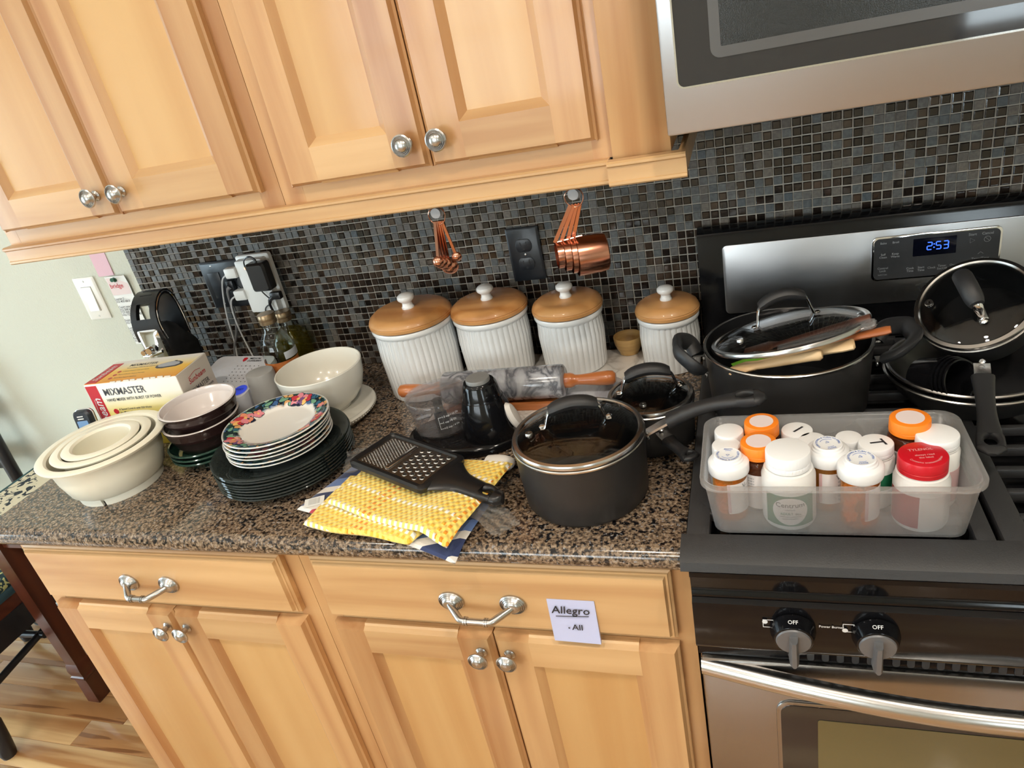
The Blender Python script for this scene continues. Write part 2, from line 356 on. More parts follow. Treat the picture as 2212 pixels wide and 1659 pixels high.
GROUT = pm('grout', srgb(186, 178, 166), .9, bump=((900, 900, 900), .3, .0006))
def tilegeo(hw, d, ch, m, g, cx, cz):
    v = []
    for q, y in ((hw, 0), (hw, -d + ch), (hw - ch, -d)): v += [(cx - q, y - .003, cz - q), (cx + q, y - .003, cz - q), (cx + q, y - .003, cz + q), (cx - q, y - .003, cz + q)]
    f = [(8, 9, 10, 11)]
    for r in (0, 4):
        for j in range(4): f.append((r + j, r + (j + 1) % 4, r + 4 + (j + 1) % 4, r + 4 + j))
    g.add(v, f, m)
G().box(-1.367, .80, -.003, .0, .9145, 1.62).obj('grout_bed', GROUT, wb)
one = [G(), G()]
tilegeo(.0070, .0036, .0014, 0, one[0], 0, 0); tilegeo(.0072, .0030, .0005, 0, one[1], 0, 0)
meshes = []
for g, m in zip(one, (TG, TS)):
    o = g.obj('tile', m, wb); meshes.append(o.data); bpy.data.objects.remove(o)
rnd = random.Random(3); cells = []
for i in range(132):
    for j in range(30):
        x, z = -1.366 + (i + .5) * PITCH, .914 + (j + .5) * PITCH
        if x > .78: continue
        cells.append((x, z, 0 if rnd.random() < .56 else 1, rnd.uniform(-.0004, .0004), rnd.uniform(-.0004, .0004)))
def near(c):
    x, z = c[:2]; return 0 if (-.01 < x < .53 and 1.165 < z < 1.336) else 1
cells.sort(key=lambda c: (near(c), (c[0] - .1) ** 2 + (c[1] - 1.577) ** 2))
rest = G()
for n, (x, z, k, dx, dz) in enumerate(cells):
    if n < 300: put('tile', meshes[k], wb, loc=(x + dx, 0, z + dz))
    else: tilegeo(.0070 if not k else .0072, .0036 if not k else .0030, .0014 if not k else .0005, k, rest, x + dx, z + dz)
rest.obj('mosaic_tiles', [TG, TS], wb, kind='stuff')

# ================================================================= cabinets
def E_(h, t=.021): return 0 if h <= t * .5 else (.0035 if h <= t * .66 else .0075)
def stile(x0, x1, z0, z1, yb, out, zi0, zi1, th=.021, lip=.013):
    """upright frame member with a stepped outer edge and a sloping inner moulding; out=-1/+1 which side is outside"""
    g = G(); hs = [0, th * .5, th * .62, th]
    xo, xi = (x0, x1) if out < 0 else (x1, x0); s = 1 if out < 0 else -1
    R = []
    for h in hs: R.append((xo + s * E_(h), yb - h, E_(h)))
    sec = R + [(xi, yb - th, E_(th)), (xi, yb, 0)]
    g.loft([[(x, y, z0 + e) for x, y, e in sec], [(x, y, z1 - e) for x, y, e in sec]])
    g.add([(xi, yb - th + .0005, zi0), (xi + s * lip, yb - th + .011, zi0 + lip), (xi + s * lip, yb - th + .011, zi1 - lip), (xi, yb - th + .0005, zi1),
           (xi, yb - .002, zi0), (xi, yb - .002, zi1)], [(0, 1, 2, 3), (0, 4, 1), (3, 2, 5), (1, 4, 5, 2)])
    return g
def rail(x0, x1, z0, z1, yb, out, th=.021, lip=.013):
    g = G(); hs = [0, th * .5, th * .62, th]
    zo, zi = (z0, z1) if out < 0 else (z1, z0); s = 1 if out < 0 else -1
    sec = [(yb - h, zo + s * E_(h)) for h in hs] + [(yb - th, zi), (yb, zi)]
    g.loft([[(x0, y, z) for y, z in sec], [(x1, y, z) for y, z in sec]])
    g.add([(x0, yb - th + .0005, zi), (x0 + lip, yb - th + .011, zi + s * lip), (x1 - lip, yb - th + .011, zi + s * lip), (x1, yb - th + .0005, zi),
           (x0, yb - .002, zi), (x1, yb - .002, zi)], [(0, 1, 2, 3), (0, 4, 1), (3, 2, 5), (1, 4, 5, 2)])
    return g
def knob(par, x, y, z, name='knob'):
    g = G().lathe([(0, 0), (.0095, 0), (.0095, .002), (.0075, .0035), (.0055, .005), (.0052, .016), (.007, .0175), (.0160, .0190), (.0172, .0205), (.0172, .0222), (.0152, .0234), (.0150, .0222), (.0130, .0246), (.0128, .0234), (.0108, .0258), (.0106, .0246), (.0086, .0270), (.0050, .0286), (0, .0290)], 32, tf=L(x, y, z) @ RX(90))
    return g.obj(name, NICKEL, par)
def door(par, x0, x1, z0, z1, yb, kx, kz, sw=.060, rw=.060):
    d = put('door', None, par); zi0, zi1 = z0 + rw, z1 - rw
    stile(x0, x0 + sw, z0, z1, yb, -1, zi0, zi1).obj('stile', MAPLE_V, d, sharp=25)
    stile(x1 - sw, x1, z0, z1, yb, 1, zi0, zi1).obj('stile', MAPLE_V, d, sharp=25)
    rail(x0 + sw, x1 - sw, z0, zi0, yb, -1).obj('rail', MAPLE_H, d, sharp=25)
    rail(x0 + sw, x1 - sw, zi1, z1, yb, 1).obj('rail', MAPLE_H, d, sharp=25)
    G().box(x0 + sw - .004, x1 - sw + .004, yb - .0102, yb - .002, zi0 - .004, zi1 + .004).obj('panel', MAPLE_P, d)
    knob(d, kx, yb - .021, kz)
    return d
def slabfront(x0, x1, z0, z1, yb, th=.021):
    g = G(); hs = [0, th * .5, th * .62, th * .72, th * .72, th]; es = [0, 0, .0035, .0045, .0075, .0105]
    g.loft([[(x0 + e, yb - h, z0 + e), (x1 - e, yb - h, z0 + e), (x1 - e, yb - h, z1 - e), (x0 + e, yb - h, z1 - e)] for h, e in zip(hs, es)]); return g
def pull(par, xa, xb, y, z):
    o = put('pull_handle', None, par)
    for x in (xa, xb):
        G().lathe([(0, 0), (.0185, 0), (.0185, .003), (.0168, .0048), (.0166, .0036), (.0148, .0066), (.0146, .0052), (.0126, .0084), (.0124, .0070), (.010, .0105), (.006, .012), (0, .012)], 32, tf=L(x, y, z) @ M.Scale(1.18, 4, (1, 0, 0)) @ RX(90)).obj('rosette', NICKEL, o)
    s = .027
    g = G().tube([(xa - .002, y - .004, z), (xa + .002, y - .011, z - .001), (xa + s - .004, y - .032, z - .005), (xa + s, y - .0345, z - .006), (xa + s + .010, y - .035, z - .006)], .0060, 12)
    g.tube([(xa + s + .008, y - .035, z - .006), (xb - s - .008, y - .035, z - .006)], .0053, 12)
    g.tube([(xb - s - .010, y - .035, z - .006), (xb - s, y - .0345, z - .006), (xb - s + .004, y - .032, z - .005), (xb - .002, y - .011, z - .001), (xb + .002, y - .004, z)], .0060, 12)
    for x in (xa + s + .006, xa + s + .0095, xb - s - .006, xb - s - .0095):
        g.tube([(x - .001, y - .035, z - .006), (x + .001, y - .035, z - .006)], .0072, 12)
    g.obj('grip', NICKEL, o); return o
# ---- base cabinets
def base(x0, x1, d0, d1, dm, lab, pa, pb, k0, k1, lside):
    t = T('base_cabinet', lab, 'cabinet')
    g = G().box(x0, x1, -.59, -.004, .10, .875); g.obj('carcass', MAPLE_V, t)
    for p, q in ((x0, d0 + .012), (d1 - .012, x1)): G().box(p, q, -.61, -.59, .10, .875).obj('face_frame_stile', MAPLE_V, t)
    for p, q in ((.71, .74), (.85, .875), (.10, .135)): G().box(d0 + .012, d1 - .012, -.6095, -.59, p, q).obj('face_frame_rail', MAPLE_H, t)
    G().box(x0 + .01, x1 - .01, -.53, -.50, 0, .10).obj('toe_kick', BLACKPLAST, t)
    d = put('drawer', None, t); slabfront(d0, d1, .7305, .8605, -.6105).obj('drawer_front', MAPLE_H, d, sharp=25)
    pull(d, pa, pb, -.6315, .789)
    door(t, d0, dm - .0012, .12, .7135, -.6105, k0, .678); door(t, dm + .0012, d1, .12, .7135, -.6105, k1, .678)
    return t
base(-1.300, -.6505, -1.276, -.680, -.977, 'maple base cabinet with a clear drawer front, beside the dark wooden table leg', -1.034, -.940, -.999, -.953, True)
base(-.6495, -.004, -.6205, -.0285, -.325, 'maple base cabinet with the lilac sticky note on its drawer, next to the range', -.375, -.272, -.349, -.300, False)
# ---- upper cabinets
def upper(x0, x1, a, b, c, lab, k0, k1):
    t = T('wall_cabinet', lab, 'cabinet')
    G().box(x0, x1, -.289, -.004, 1.370, 2.14).obj('carcass', MAPLE_V, t)
    for p, q in ((x0, a + .012), (c - .012, x1)): G().box(p, q, -.305, -.289, 1.370, 2.14).obj('face_frame_stile', MAPLE_V, t)
    for p, q in ((1.370, 1.41), (2.09, 2.14)): G().box(a + .012, c - .012, -.3048, -.289, p, q).obj('face_frame_rail', MAPLE_H, t)
    door(t, a, b - .0012, 1.398, 2.12, -.3053, k0, 1.440); door(t, b + .0012, c, 1.398, 2.12, -.3053, k1, 1.440)
    return t
upper(-1.322, -.6625, -1.305, -1.000, -.694, 'maple wall cabinet with two panel doors above the mixer box', -1.034, -.973)
t = upper(-.6615, -.088, -.631, -.3685, -.106, 'maple wall cabinet with two panel doors above the canisters', -.399, -.342)
G().box(-.0875, -.003, -.318, -.004, 1.3685, 2.14, .001).obj('filler_post', MAPLE_V, t)
lr = put('trim_1', None, kind='structure')
def railprof(x0, x1, yf, mx):
    pr = [(0, 1.370), (-.006, 1.370), (-.010, 1.3675), (-.010, 1.364), (-.006, 1.3615), (-.006, 1.3415), (-.008, 1.3405), (-.008, 1.3365), (-.005, 1.334), (.012, 1.334), (.012, 1.370)]
    return G().loft([[(x0, yf + a, z) for a, z in pr], [(x1, yf + a, z) for a, z in pr]])
railprof(-1.326, -.0935, -.316, 0).obj('light_rail', MAPLE_H, lr, sharp=25)
g = railprof(-.0935, .018, -.334, 0)
g.obj('light_rail_block', MAPLE_H, lr, sharp=25)
G().box(.006, .016, -.322, -.012, 1.334, 1.370, .003).obj('rail_return', MAPLE_H, lr)
G().box(-1.326, -1.314, -.306, -.004, 1.334, 1.370, .003).obj('rail_return', MAPLE_H, lr)

# ---- countertop
def granite():
    m = pm('granite', (.1, .08, .06), .16, coat=.35); nt = m.node_tree; b = nt.nodes['Principled BSDF']
    tc = nn(nt, 'ShaderNodeTexCoord')
    n1 = nn(nt, 'ShaderNodeTexNoise'); n1.inputs['Scale'].default_value = 200; n1.inputs['Detail'].default_value = 3; n1.inputs['Roughness'].default_value = .6; lk(nt, tc.outputs['Object'], n1.inputs[0])
    r1 = ramp(nt, [(.34, srgb(38, 33, 31)), (.43, srgb(82, 68, 56)), (.54, srgb(128, 107, 86)), (.66, srgb(162, 143, 122))]); lk(nt, n1.outputs[0], r1.inputs[0])
    n2 = nn(nt, 'ShaderNodeTexNoise'); n2.inputs['Scale'].default_value = 125; n2.inputs['Detail'].default_value = 5; lk(nt, tc.outputs['Object'], n2.inputs[0])
    r2 = ramp(nt, [(.55, (0, 0, 0, 1)), (.60, (1, 1, 1, 1))]); lk(nt, n2.outputs[0], r2.inputs[0])
    mx = nn(nt, 'ShaderNodeMix', data_type='RGBA'); mx.inputs[7].default_value = srgb(22, 20, 22); lk(nt, r2.outputs[0], mx.inputs[0]); lk(nt, r1.outputs[0], mx.inputs[6])
    n3 = nn(nt, 'ShaderNodeTexNoise'); n3.inputs['Scale'].default_value = 230; lk(nt, tc.outputs['Object'], n3.inputs[0])
    r3 = ramp(nt, [(.64, (0, 0, 0, 1)), (.68, (.75, .75, .75, 1))]); lk(nt, n3.outputs[0], r3.inputs[0])
    m2 = nn(nt, 'ShaderNodeMix', data_type='RGBA'); m2.inputs[7].default_value = srgb(150, 150, 152); lk(nt, r3.outputs[0], m2.inputs[0]); lk(nt, mx.outputs[2], m2.inputs[6]); lk(nt, m2.outputs[2], b.inputs['Base Color'])
    return m
GRAN = granite()
pr = [(-.004, .876), (-.632, .876)] + [(-.632 + .017 * math.cos(math.radians(a)), .895 + .019 * math.sin(math.radians(a))) for a in range(-100, -271, -17)][0:0]
pr = [(-.004, .876)] + [(-.630 - .019 * math.sin(math.radians(a)), .895 - .019 * math.cos(math.radians(a))) for a in range(0, 181, 15)] + [(-.004, .914)]
ct = T('countertop', 'speckled brown granite countertop with rounded front edge', 'countertop')
G().loft([[(-1.322, y, z) for y, z in pr], [(-.003, y, z) for y, z in pr]]).obj('slab', GRAN, ct, sharp=30)

# ================================================================= range
rg = T('gas_range', 'black and stainless gas range piled with pans', 'range')
STEELD = pm('oven_door_steel', (.36, .345, .33), .27, 1, bump=((4, 4, 900), .05, .0004))
GRATE = pm('cast_iron_grate', (.030, .030, .031), .5, bump=((500, 500, 500), .3, .0006))
G().box(.003, .757, -.625, -.02, .0, .905).obj('oven_body', BLACKGLOSS, rg)
g = G().box(.001, .759, -.655, -.075, .896, .914, .006); g.obj('cooktop', BLACKGLOSS, rg)
pr = [(-.60, .900), (-.652, .899), (-.660, .893), (-.661, .886), (-.654, .880), (-.651, .858), (-.655, .853), (-.6555, .848), (-.60, .848)]
G().loft([[(.002, y, z) for y, z in pr], [(.758, y, z) for y, z in pr]]).obj('front_fascia', BLACKGLOSS, rg)
pr = [(-.58, .8485), (-.656, .847), (-.662, .842), (-.667, .770), (-.664, .763), (-.58, .762)]
cp = G().loft([[(.002, y, z) for y, z in pr], [(.758, y, z) for y, z in pr]]).obj('control_panel', BLACKGLOSS, rg)
G().box(.002, .758, -.645, -.58, .728, .7625).obj('vent_strip', BLACKGLOSS, rg)
SLOT = pm('vent_slot_dark', (.04, .042, .045), .35)
for i in range(17):
    x = .132 + .0185 * i if i < 6 else .255 + .0172 * (i - 6)
    if x > .46: continue
    G().prism(rr(0, 0, .0044, .0090, .0035, 3), 0, .0015, tf=FRONT(x, -.645, .7395)).obj('vent_slot', SLOT, rg)
def rknob(x):
    k = put('burner_knob', None, rg); bs = L(x, -.6645, .806) @ RX(94)
    G().lathe([(0, 0), (.0285, 0), (.0285, .004), (.0240, .018), (.0225, .019), (0, .019)], 36, tf=bs).obj('skirt', BLACKGLOSS, k)
    G().lathe([(0, .019), (.0218, .019), (.0208, .0212), (0, .022)], 36, tf=bs).obj('dial', pm('knob_grey', (.16, .16, .165), .38, .3), k)
    q = [(-.0055, .012), (.0055, .012), (.0065, -.033), (.003, -.036), (-.003, -.036), (-.0065, -.033)]
    G().loft([[(x_, y_, .018) for x_, y_ in q], [(x_ * .8, y_, .030) for x_, y_ in q], [(x_ * .45, y_ * .98, .034) for x_, y_ in q]], tf=bs).obj('pointer', MATS['knob_grey'], k)
    G().text('OFF', .0072, bs @ L(0, .0266, .0112) @ RX(-72), 0).text('.', .03, bs @ L(0, .0340, .0008), 0).obj('off_mark', WHITEINK, k)
for x in (.128, .226, .531, .629): rknob(x)
g = G().text('Power Burner', .0052, FRONT(.1745, -.6653, .815) @ RX(-4), 0)
for x in (.098, .1945):
    for a, b_, c, d in ((-.006, .006, .006, .0068), (-.006, .006, -.0068, -.006), (-.0068, -.006, -.0068, .0068), (.006, .0068, -.0068, .0068)):
        g.box(a, b_, c, d, 0, .0003, tf=FRONT(x, -.6653, .815))
    g.lathe([(0, .0004), (.0035, .0004)], 12, tf=FRONT(x + (-.004 if x < .1 else -.004), -.6653, .815 + (.003 if x < .1 else -.004)))
g.obj('burner_markings', WHITEINK, cp)
# oven door
od = put('oven_door', None, rg)
G().box(.004, .756, -.652, -.625, .17, .727, .006).obj('door_skin', STEELD, od)
G().prism(rr(.380, .4225, .277, .2325, .022, 6), 0, .004, b=.002, tf=L(0, -.652, 0) @ RX(90)).obj('window_bezel', STEELD, od)
G().prism(rr(.380, .4225, .271, .2265, .018, 6), 0, .0012, tf=L(0, -.656, 0) @ RX(90)).obj('window_glass', pm('oven_glass', (.030, .026, .024), .06, coat=.3), od)
G().prism(rr(.380, .390, .222, .235, .004, 3), 0, .0006, tf=L(0, -.6574, 0) @ RX(90)).obj('window_reflection', pm('oven_reflection_olive', srgb(104, 94, 62), .22, coat=.5), od)  # olive panel; the reflection of floor and cabinets is put into its colour
hr = []
for i in range(25):
    u = i / 24; x = .0045 + .751 * u; s = math.sin(PI * u); bow = s ** 1.0 * .050
    yy = -.655 - bow; zt = .7225 - .004 * s; hh = .025 + .002 * s; th = .012
    zt2 = zt - .002
    hr.append([(x, yy - .000, zt - hh), (x, yy - .004, zt - hh + .004), (x, yy - .004, zt - .012), (x, yy + .001, zt - .003), (x, yy + .008, zt), (x, yy + th + .006, zt - .002), (x, yy + th + .006, zt - hh)])
G().loft(hr).obj('door_handle', STEELV, od, sharp=50)
# backguard
bgd = put('backguard', None, rg)
pr = [(-.02, .90), (-.060, .90), (-.0605, 1.148), (-.056, 1.160), (-.045, 1.165), (-.02, 1.165)]
G().loft([[(.002, y, z) for y, z in pr], [(.758, y, z) for y, z in pr]]).obj('backguard_shell', BLACKGLOSS, bgd)
G().prism(rr(.380, 1.0690, .334, .0680, .009, 5), 0, .003, b=.001, tf=L(0, -.0605, 0) @ RX(90)).obj('steel_panel', STEEL, bgd)
G().prism(rr(.394, 1.0845, .098, .0405, .010, 6), 0, .003, b=.0015, tf=L(0, -.0630, 0) @ RX(90)).obj('display_bezel', CHROME, bgd)
dp = G().prism(rr(.394, 1.0845, .0945, .0370, .0085, 6), 0, .0008, tf=L(0, -.0660, 0) @ RX(90)).obj('display_panel', pm('display_panel', (.055, .056, .06), .3), bgd)
G().prism(rr(.3925, 1.1005, .0325, .0155, .001, 2), 0, .0004, tf=L(0, -.0667, 0) @ RX(90)).obj('clock_window', pm('clock_window', (.004, .005, .012), .08), bgd)
CLK = pm('clock_digits', (.02, .06, .6), .4, emis=(.04, .13, 1, 2.6)); CLK.cycles.emission_sampling = 'NONE'
g = G(); SEG = {'2': 'abged', '5': 'afgcd', '3': 'abgcd'}; hw, hh, q = .0036, .0065, .0007
def seg7(ch, cx, cz):
    pos = {'a': (0, hh, 1), 'g': (0, 0, 1), 'd': (0, -hh, 1), 'f': (-hw, hh / 2, 0), 'b': (hw, hh / 2, 0), 'e': (-hw, -hh / 2, 0), 'c': (hw, -hh / 2, 0)}
    for s_ in SEG[ch]:
        dx, dz, hz = pos[s_]; a, b_ = ((hw * .85, q) if hz else (q, hh * .42))
        g.box(dx - a, dx + a, dz - b_, dz + b_, 0, .0003, tf=FRONT(cx, -.0672, cz))
for ch, x in (('2', .3850), ('5', .3985), ('3', .4095)): seg7(ch, x, 1.1015)
for dz in (.003, -.003): g.box(-.0009, .0009, -.0009, .0009, 0, .0003, tf=FRONT(.3918, -.0672, 1.1015 + dz))
g.obj('clock_digits', CLK, bgd)
PG = {}; PPR = pm('panel_print', (.38, .39, .40), .5)
def tt(s_, x, z, k=.0052):
    q = ('oven_key_lettering' if x < .325 else 'broil_key_lettering') if x < .345 else ('timer_key_lettering' if x < .44 else ('start_key_lettering' if x < .46 else ('cancel_key_lettering' if z > 1.09 else 'temperature_key_lettering')))
    PG.setdefault((q, round(z / .0155) if x < .345 else round(x, 2)), G()).text(s_, k, FRONT(x, -.0670, z))
for s_, x, z in (('Bake', .314, 1.1135), ('Broil', .333, 1.1135), ('Self', .314, 1.0930), ('Clean', .314, 1.0880), ('Keep', .333, 1.0930), ('Warm', .333, 1.0880), ('Control', .314, 1.0680), ('Lock', .314, 1.0630),
                 ('Cook', .3570, 1.0640), ('Time', .3570, 1.0590), ('Start', .3740, 1.0640), ('Time', .3740, 1.0590), ('Clock', .3900, 1.0620), ('Timer', .4060, 1.0640), ('Set/Off', .4060, 1.0590), ('Oven', .4230, 1.0640), ('Light', .4230, 1.0590)): tt(s_, x, z)
tt('hold 3 sec', .314, 1.0560, .0035); tt('Start', .4480, 1.1145, .0062); tt('Cancel', .4700, 1.1145, .0062); tt('Temp/Time', .4620, 1.0715, .0055)
for (q, _), g_ in PG.items(): g_.obj(q, PPR, bgd)
g = G(); g.tube([(.4450 + dx, -.0670, 1.1040 + dz) for dx, dz in ((0, -.0042), (.007, 0), (0, .0042))], .00028, 4, closed=True)
g.obj('start_symbol', MATS['panel_print'], bgd); g = G(); g.tube([(.4700 + .0048 * math.cos(a * .4), -.0670, 1.1045 + .0048 * math.sin(a * .4)) for a in range(16)], .00028, 4, closed=True)
g.tube([(.467, -.0670, 1.1075), (.473, -.0670, 1.1015)], .00028, 4); g.obj('cancel_symbol', MATS['panel_print'], bgd); g = G(); g.tube([(.458, -.0670, 1.0795), (.462, -.0670, 1.0830), (.466, -.0670, 1.0795)], .0003, 4)
g.obj('up_arrow_symbol', MATS['panel_print'], bgd)
g = G().text('Whirlpool', .020, FRONT(.412, -.0637, 1.0215), 0, shear=.15)
g.tube(bez([(.368, -.0637, 1.0300), (.380, -.0637, 1.0330), (.395, -.0637, 1.0310)], 10), .0005, 4); g.obj('maker_wordmark', pm('wordmark', (.05, .05, .055), .4), bgd)
# grates
def grate(x0, x1):
    gr = put('grate', None, rg); z1 = .946
    g = G(); g.box(x0, x0 + .030, -.648, -.085, z1 - .016, z1, .004).box(x1 - .022, x1, -.648, -.085, z1 - .016, z1, .004)
    pr = [(-.645, z1), (-.672, z1 - .002), (-.688, z1 - .011), (-.692, z1 - .022), (-.688, z1 - .026), (-.645, z1 - .016)]
    g.loft([[(x0 - .006, y_, z) for y_, z in pr], [(x1, y_, z) for y_, z in pr]])
    g.box(x0, x1, -.10, -.085, z1 - .016, z1, .003); g.obj('grate_frame', GRATE, gr)
    cx = (x0 + x1) / 2
    for yy in (-.598, -.548, -.500, -.450, -.400, -.345, -.290, -.235, -.180, -.130):
        full = yy in (-.598, -.345, -.130)
        if full: G().box(x0 + .028, x1 - .02, yy - .005, yy + .005, z1 - .014, z1, .002).obj('grate_bar', GRATE, gr)
        else:
            G().box(x0 + .028, x0 + .105, yy - .005, yy + .005, z1 - .014, z1, .002).obj('grate_bar', GRATE, gr)
            G().box(x1 - .095, x1 - .02, yy - .005, yy + .005, z1 - .014, z1, .002).obj('grate_bar', GRATE, gr)
    for dx in (-.035, .035):
        for a, b_ in ((-.600, -.520), (-.455, -.345), (-.345, -.27), (-.19, -.12)):
            G().box(cx + dx - .005, cx + dx + .005, a, b_, z1 - .014, z1, .002).obj('grate_bar', GRATE, gr)
    for px, py in ((x0 + .012, -.62), (x1 - .012, -.62), (x0 + .012, -.10), (x1 - .012, -.10)):
        G().box(px - .008, px + .008, py - .008, py + .008, .914, z1 - .012).obj('grate_foot', GRATE, gr)
grate(.002, .352); grate(.358, .757)
for i, (x, yy, r) in enumerate(((.19, -.49, .048), (.19, -.22, .036), (.55, -.49, .040), (.55, -.22, .044))):
    bn = put('burner', None, rg)
    G().lathe([(0, 0), (r + .035, 0), (r + .03, .003), (r, .004), (r, .012), (r - .006, .013), (0, .013)], 32, tf=L(x, yy, .914)).obj('burner_base', BLACKGLOSS, bn)
    G().lathe([(0, .013), (r - .004, .013), (r - .004, .019), (r - .008, .021), (0, .022)], 32, tf=L(x, yy, .914)).obj('burner_cap', BLACKMATTE, bn)

# ================================================================= microwave
mw = T('microwave', 'stainless over-the-range microwave with dark window', 'microwave')
G().box(.002, .758, -.372, -.005, 1.402, 1.83).obj('case', BLACKPLAST, mw)
md = put('door', None, mw)
G().box(.001, .759, -.392, -.3725, 1.4015, 1.83, .003).obj('door_frame', STEEL, md)
def hole_bezel(x0, x1, z0, z1, r, w_, y0, y1, mat_, name, par):
    G().loft([ring_y(rr((x0 + x1) / 2, (z0 + z1) / 2, (x1 - x0) / 2 - a, (z1 - z0) / 2 - a, max(r - a, .002), 5), y_) for a, y_ in ((0, y0), (0, y1), (w_, y1), (w_, y0))], cap0=False, cap1=False, loop=True).obj(name, mat_, par)
def ring_y(poly, y_): return [(x, y_, z) for x, z in poly]
hole_bezel(.0185, .640, 1.4575, 1.815, .010, .0022, -.391, -.3945, CHROME, 'window_bezel', md)
G().prism(rr(.32925, 1.63625, .3090, .1770, .009, 5), 0, .0012, tf=L(0, -.392, 0) @ RX(90)).obj('window_glass', pm('microwave_glass', (.028, .028, .030), .05, coat=.3), md)
hole_bezel(.062, .60, 1.4865, 1.79, .012, .0125, -.392, -.3945, pm('window_border', (.085, .083, .082), .3), 'window_border', md)
G().prism(rr(.331, 1.638, .257, .140, .004, 3), 0, .0008, tf=L(0, -.3932, 0) @ RX(90)).obj('window_mesh', pm('microwave_mesh', (.018, .019, .018), .20, bump=((900, 900, 900), .5, .0004)), md)
G().box(.02, .74, -.35, -.03, 1.395, 1.402).obj('underside_filter', pm('filter_grey', (.05, .05, .052), .5, .5), mw)
# ================================================================= things on the counter: bowls and plates
CT = .914
def vessel(prof_out, prof_in): return prof_out + prof_in[::-1]
# cream nesting mixing bowls
def cream_bowl(z, r, h, rb, lab, foot=True):
    t = T('mixing_bowl', lab, 'bowl', (-1.113, -.488, z), group='cream nesting mixing bowls')
    pr = [(0, .006), (rb - .004, .006), (rb, .010), (rb + (r - rb) * .30, h * .22), (rb + (r - rb) * .52, h * .55), (r - .017, h - .012), (r - .014, h - .007), (r - .002, h - .006), (r, h - .002), (r - .003, h), (r - .016, h), (r - .020, h - .004),
          (rb + (r - rb) * .52 - .003, h * .52), (rb + (r - rb) * .28 - .002, h * .24), (rb - .008, .012), (0, .010)]
    G().lathe(pr, 72).obj('bowl', CREAM, t)
    if foot:
        for a0, a1 in ((-68, 48), (54, 170), (176, 287)):
            rg_ = [[(q * math.cos(math.radians(a)), q * math.sin(math.radians(a)), zz) for q, zz in ((rb + .002, .0), (rb + .003, .0), (rb + .005, .017), (rb - .001, .017), (rb - .003, .0))] for a in [a0 + (a1 - a0) * i / 20 for i in range(21)]]
            G().loft(rg_).obj('foot_ring', pm('cream_foot', srgb(240, 238, 224), .4) if 'cream_foot' not in MATS else MATS['cream_foot'], t)
cream_bowl(CT, .1205, .099, .0765, 'largest cream mixing bowl, outermost of the nested set, on a slotted foot')
cream_bowl(CT + .0125, .0935, .0885, .060, 'middle cream mixing bowl nested between the other two', False)
cream_bowl(CT + .0245, .0725, .0785, .047, 'smallest cream mixing bowl, innermost of the nested set', False)
# dark green bowls, brown bowls
GREENC = pm('green_glaze', srgb(38, 66, 56), .13, coat=.5); BROWNC = pm('brown_glaze', srgb(52, 34, 32), .2, coat=.4, noise=((3, 3, 260), .6, srgb(34, 22, 22)))
INSIDE = pm('pink_white_glaze', srgb(226, 217, 213), .12, coat=.5)
def soup(x, y, z, r, h, rb, mats, name, lab, grp, lip=.003):
    t = T(name, lab, 'bowl', (x, y, z), group=grp)
    G().lathe([(0, .003), (rb - .006, .003), (rb - .004, 0), (rb, 0), (rb, .004), (rb + (r - rb) * .62, h * .40), (r - .003, h * .86), (r, h - .003), (r, h - .001)], 56).obj('bowl_outside', mats[0], t)
    G().lathe([(r, h - .001), (r - .001, h), (r - lip, h), (r - lip - .003, h * .8), (rb + (r - rb) * .55, h * .42), (rb - .004, .010), (0, .008)], 56).obj('bowl_inside', mats[1], t)
GX, GY = -.955, -.396
for i, lab in enumerate(('bottom dark green bowl under the two other green bowls', 'middle dark green bowl in the stack of three', 'top dark green bowl directly under the brown bowls')):
    soup(GX, GY, CT + .0095 * i, .0760 + .0004 * i, .0275, .040, (GREENC, GREENC), 'green_bowl', lab, 'dark green bowls', .004)
def brown(x, y, z, r, lab):
    t = T('brown_bowl', lab, 'bowl', (x, y, z), group='brown bowls')
    G().lathe([(0, .002), (.044, .002), (.046, 0), (.050, 0), (.056, .006), (.063, .020), (.0675, .034), (.0700, .036), (.0715, .042), (.0735, .052), (r, .056), (r, .0595)], 64).obj('bowl_outside', BROWNC, t)
    G().lathe([(r, .0595), (r - .0008, .0605), (r - .004, .0605), (r - .0052, .058), (r - .0052, .046), (r - .0075, .0445), (r - .018, .022), (.044, .010), (0, .008)], 64).obj('bowl_inside', INSIDE, t)
brown(-.959, -.385, .9405, .0755, 'lower brown bowl with a white inside, resting in the green bowls')
brown(-.961, -.377, .9695, .0765, 'upper brown bowl with a pinkish white inside, on top of its twin')

# smoked glass plates
SMOKE = glass('smoked_glass', (.62, .68, .66, 1), .03, 1.3, .42, (.085, .105, .10, 1))
PX, PY = -.744, -.440
GL = T('glass_plate', 'x', 'plate', (PX, PY, CT), group='smoked glass plates')
G().lathe([(0, .003), (.078, .003), (.082, 0), (.086, 0), (.090, .003), (.110, .008), (.124, .0155), (.1275, .0165), (.129, .0185), (.1275, .0203), (.123, .0198), (.108, .0125), (.088, .0075), (0, .0070)], 80).obj('glass_disc', SMOKE, GL)
ORD = ['lowest', 'second from the bottom', 'third from the bottom', 'fourth from the bottom', 'fourth from the top', 'third from the top', 'second from the top', 'topmost']
for i in range(8):
    o = GL if i == 0 else copytree(GL); o.location = (PX + random.uniform(-.0012, .0012), PY + random.uniform(-.0012, .0012), CT + .0058 * i)
    o['label'] = 'smoked glass plate, ' + ORD[i] + ' of the glass stack under the flowered plates'
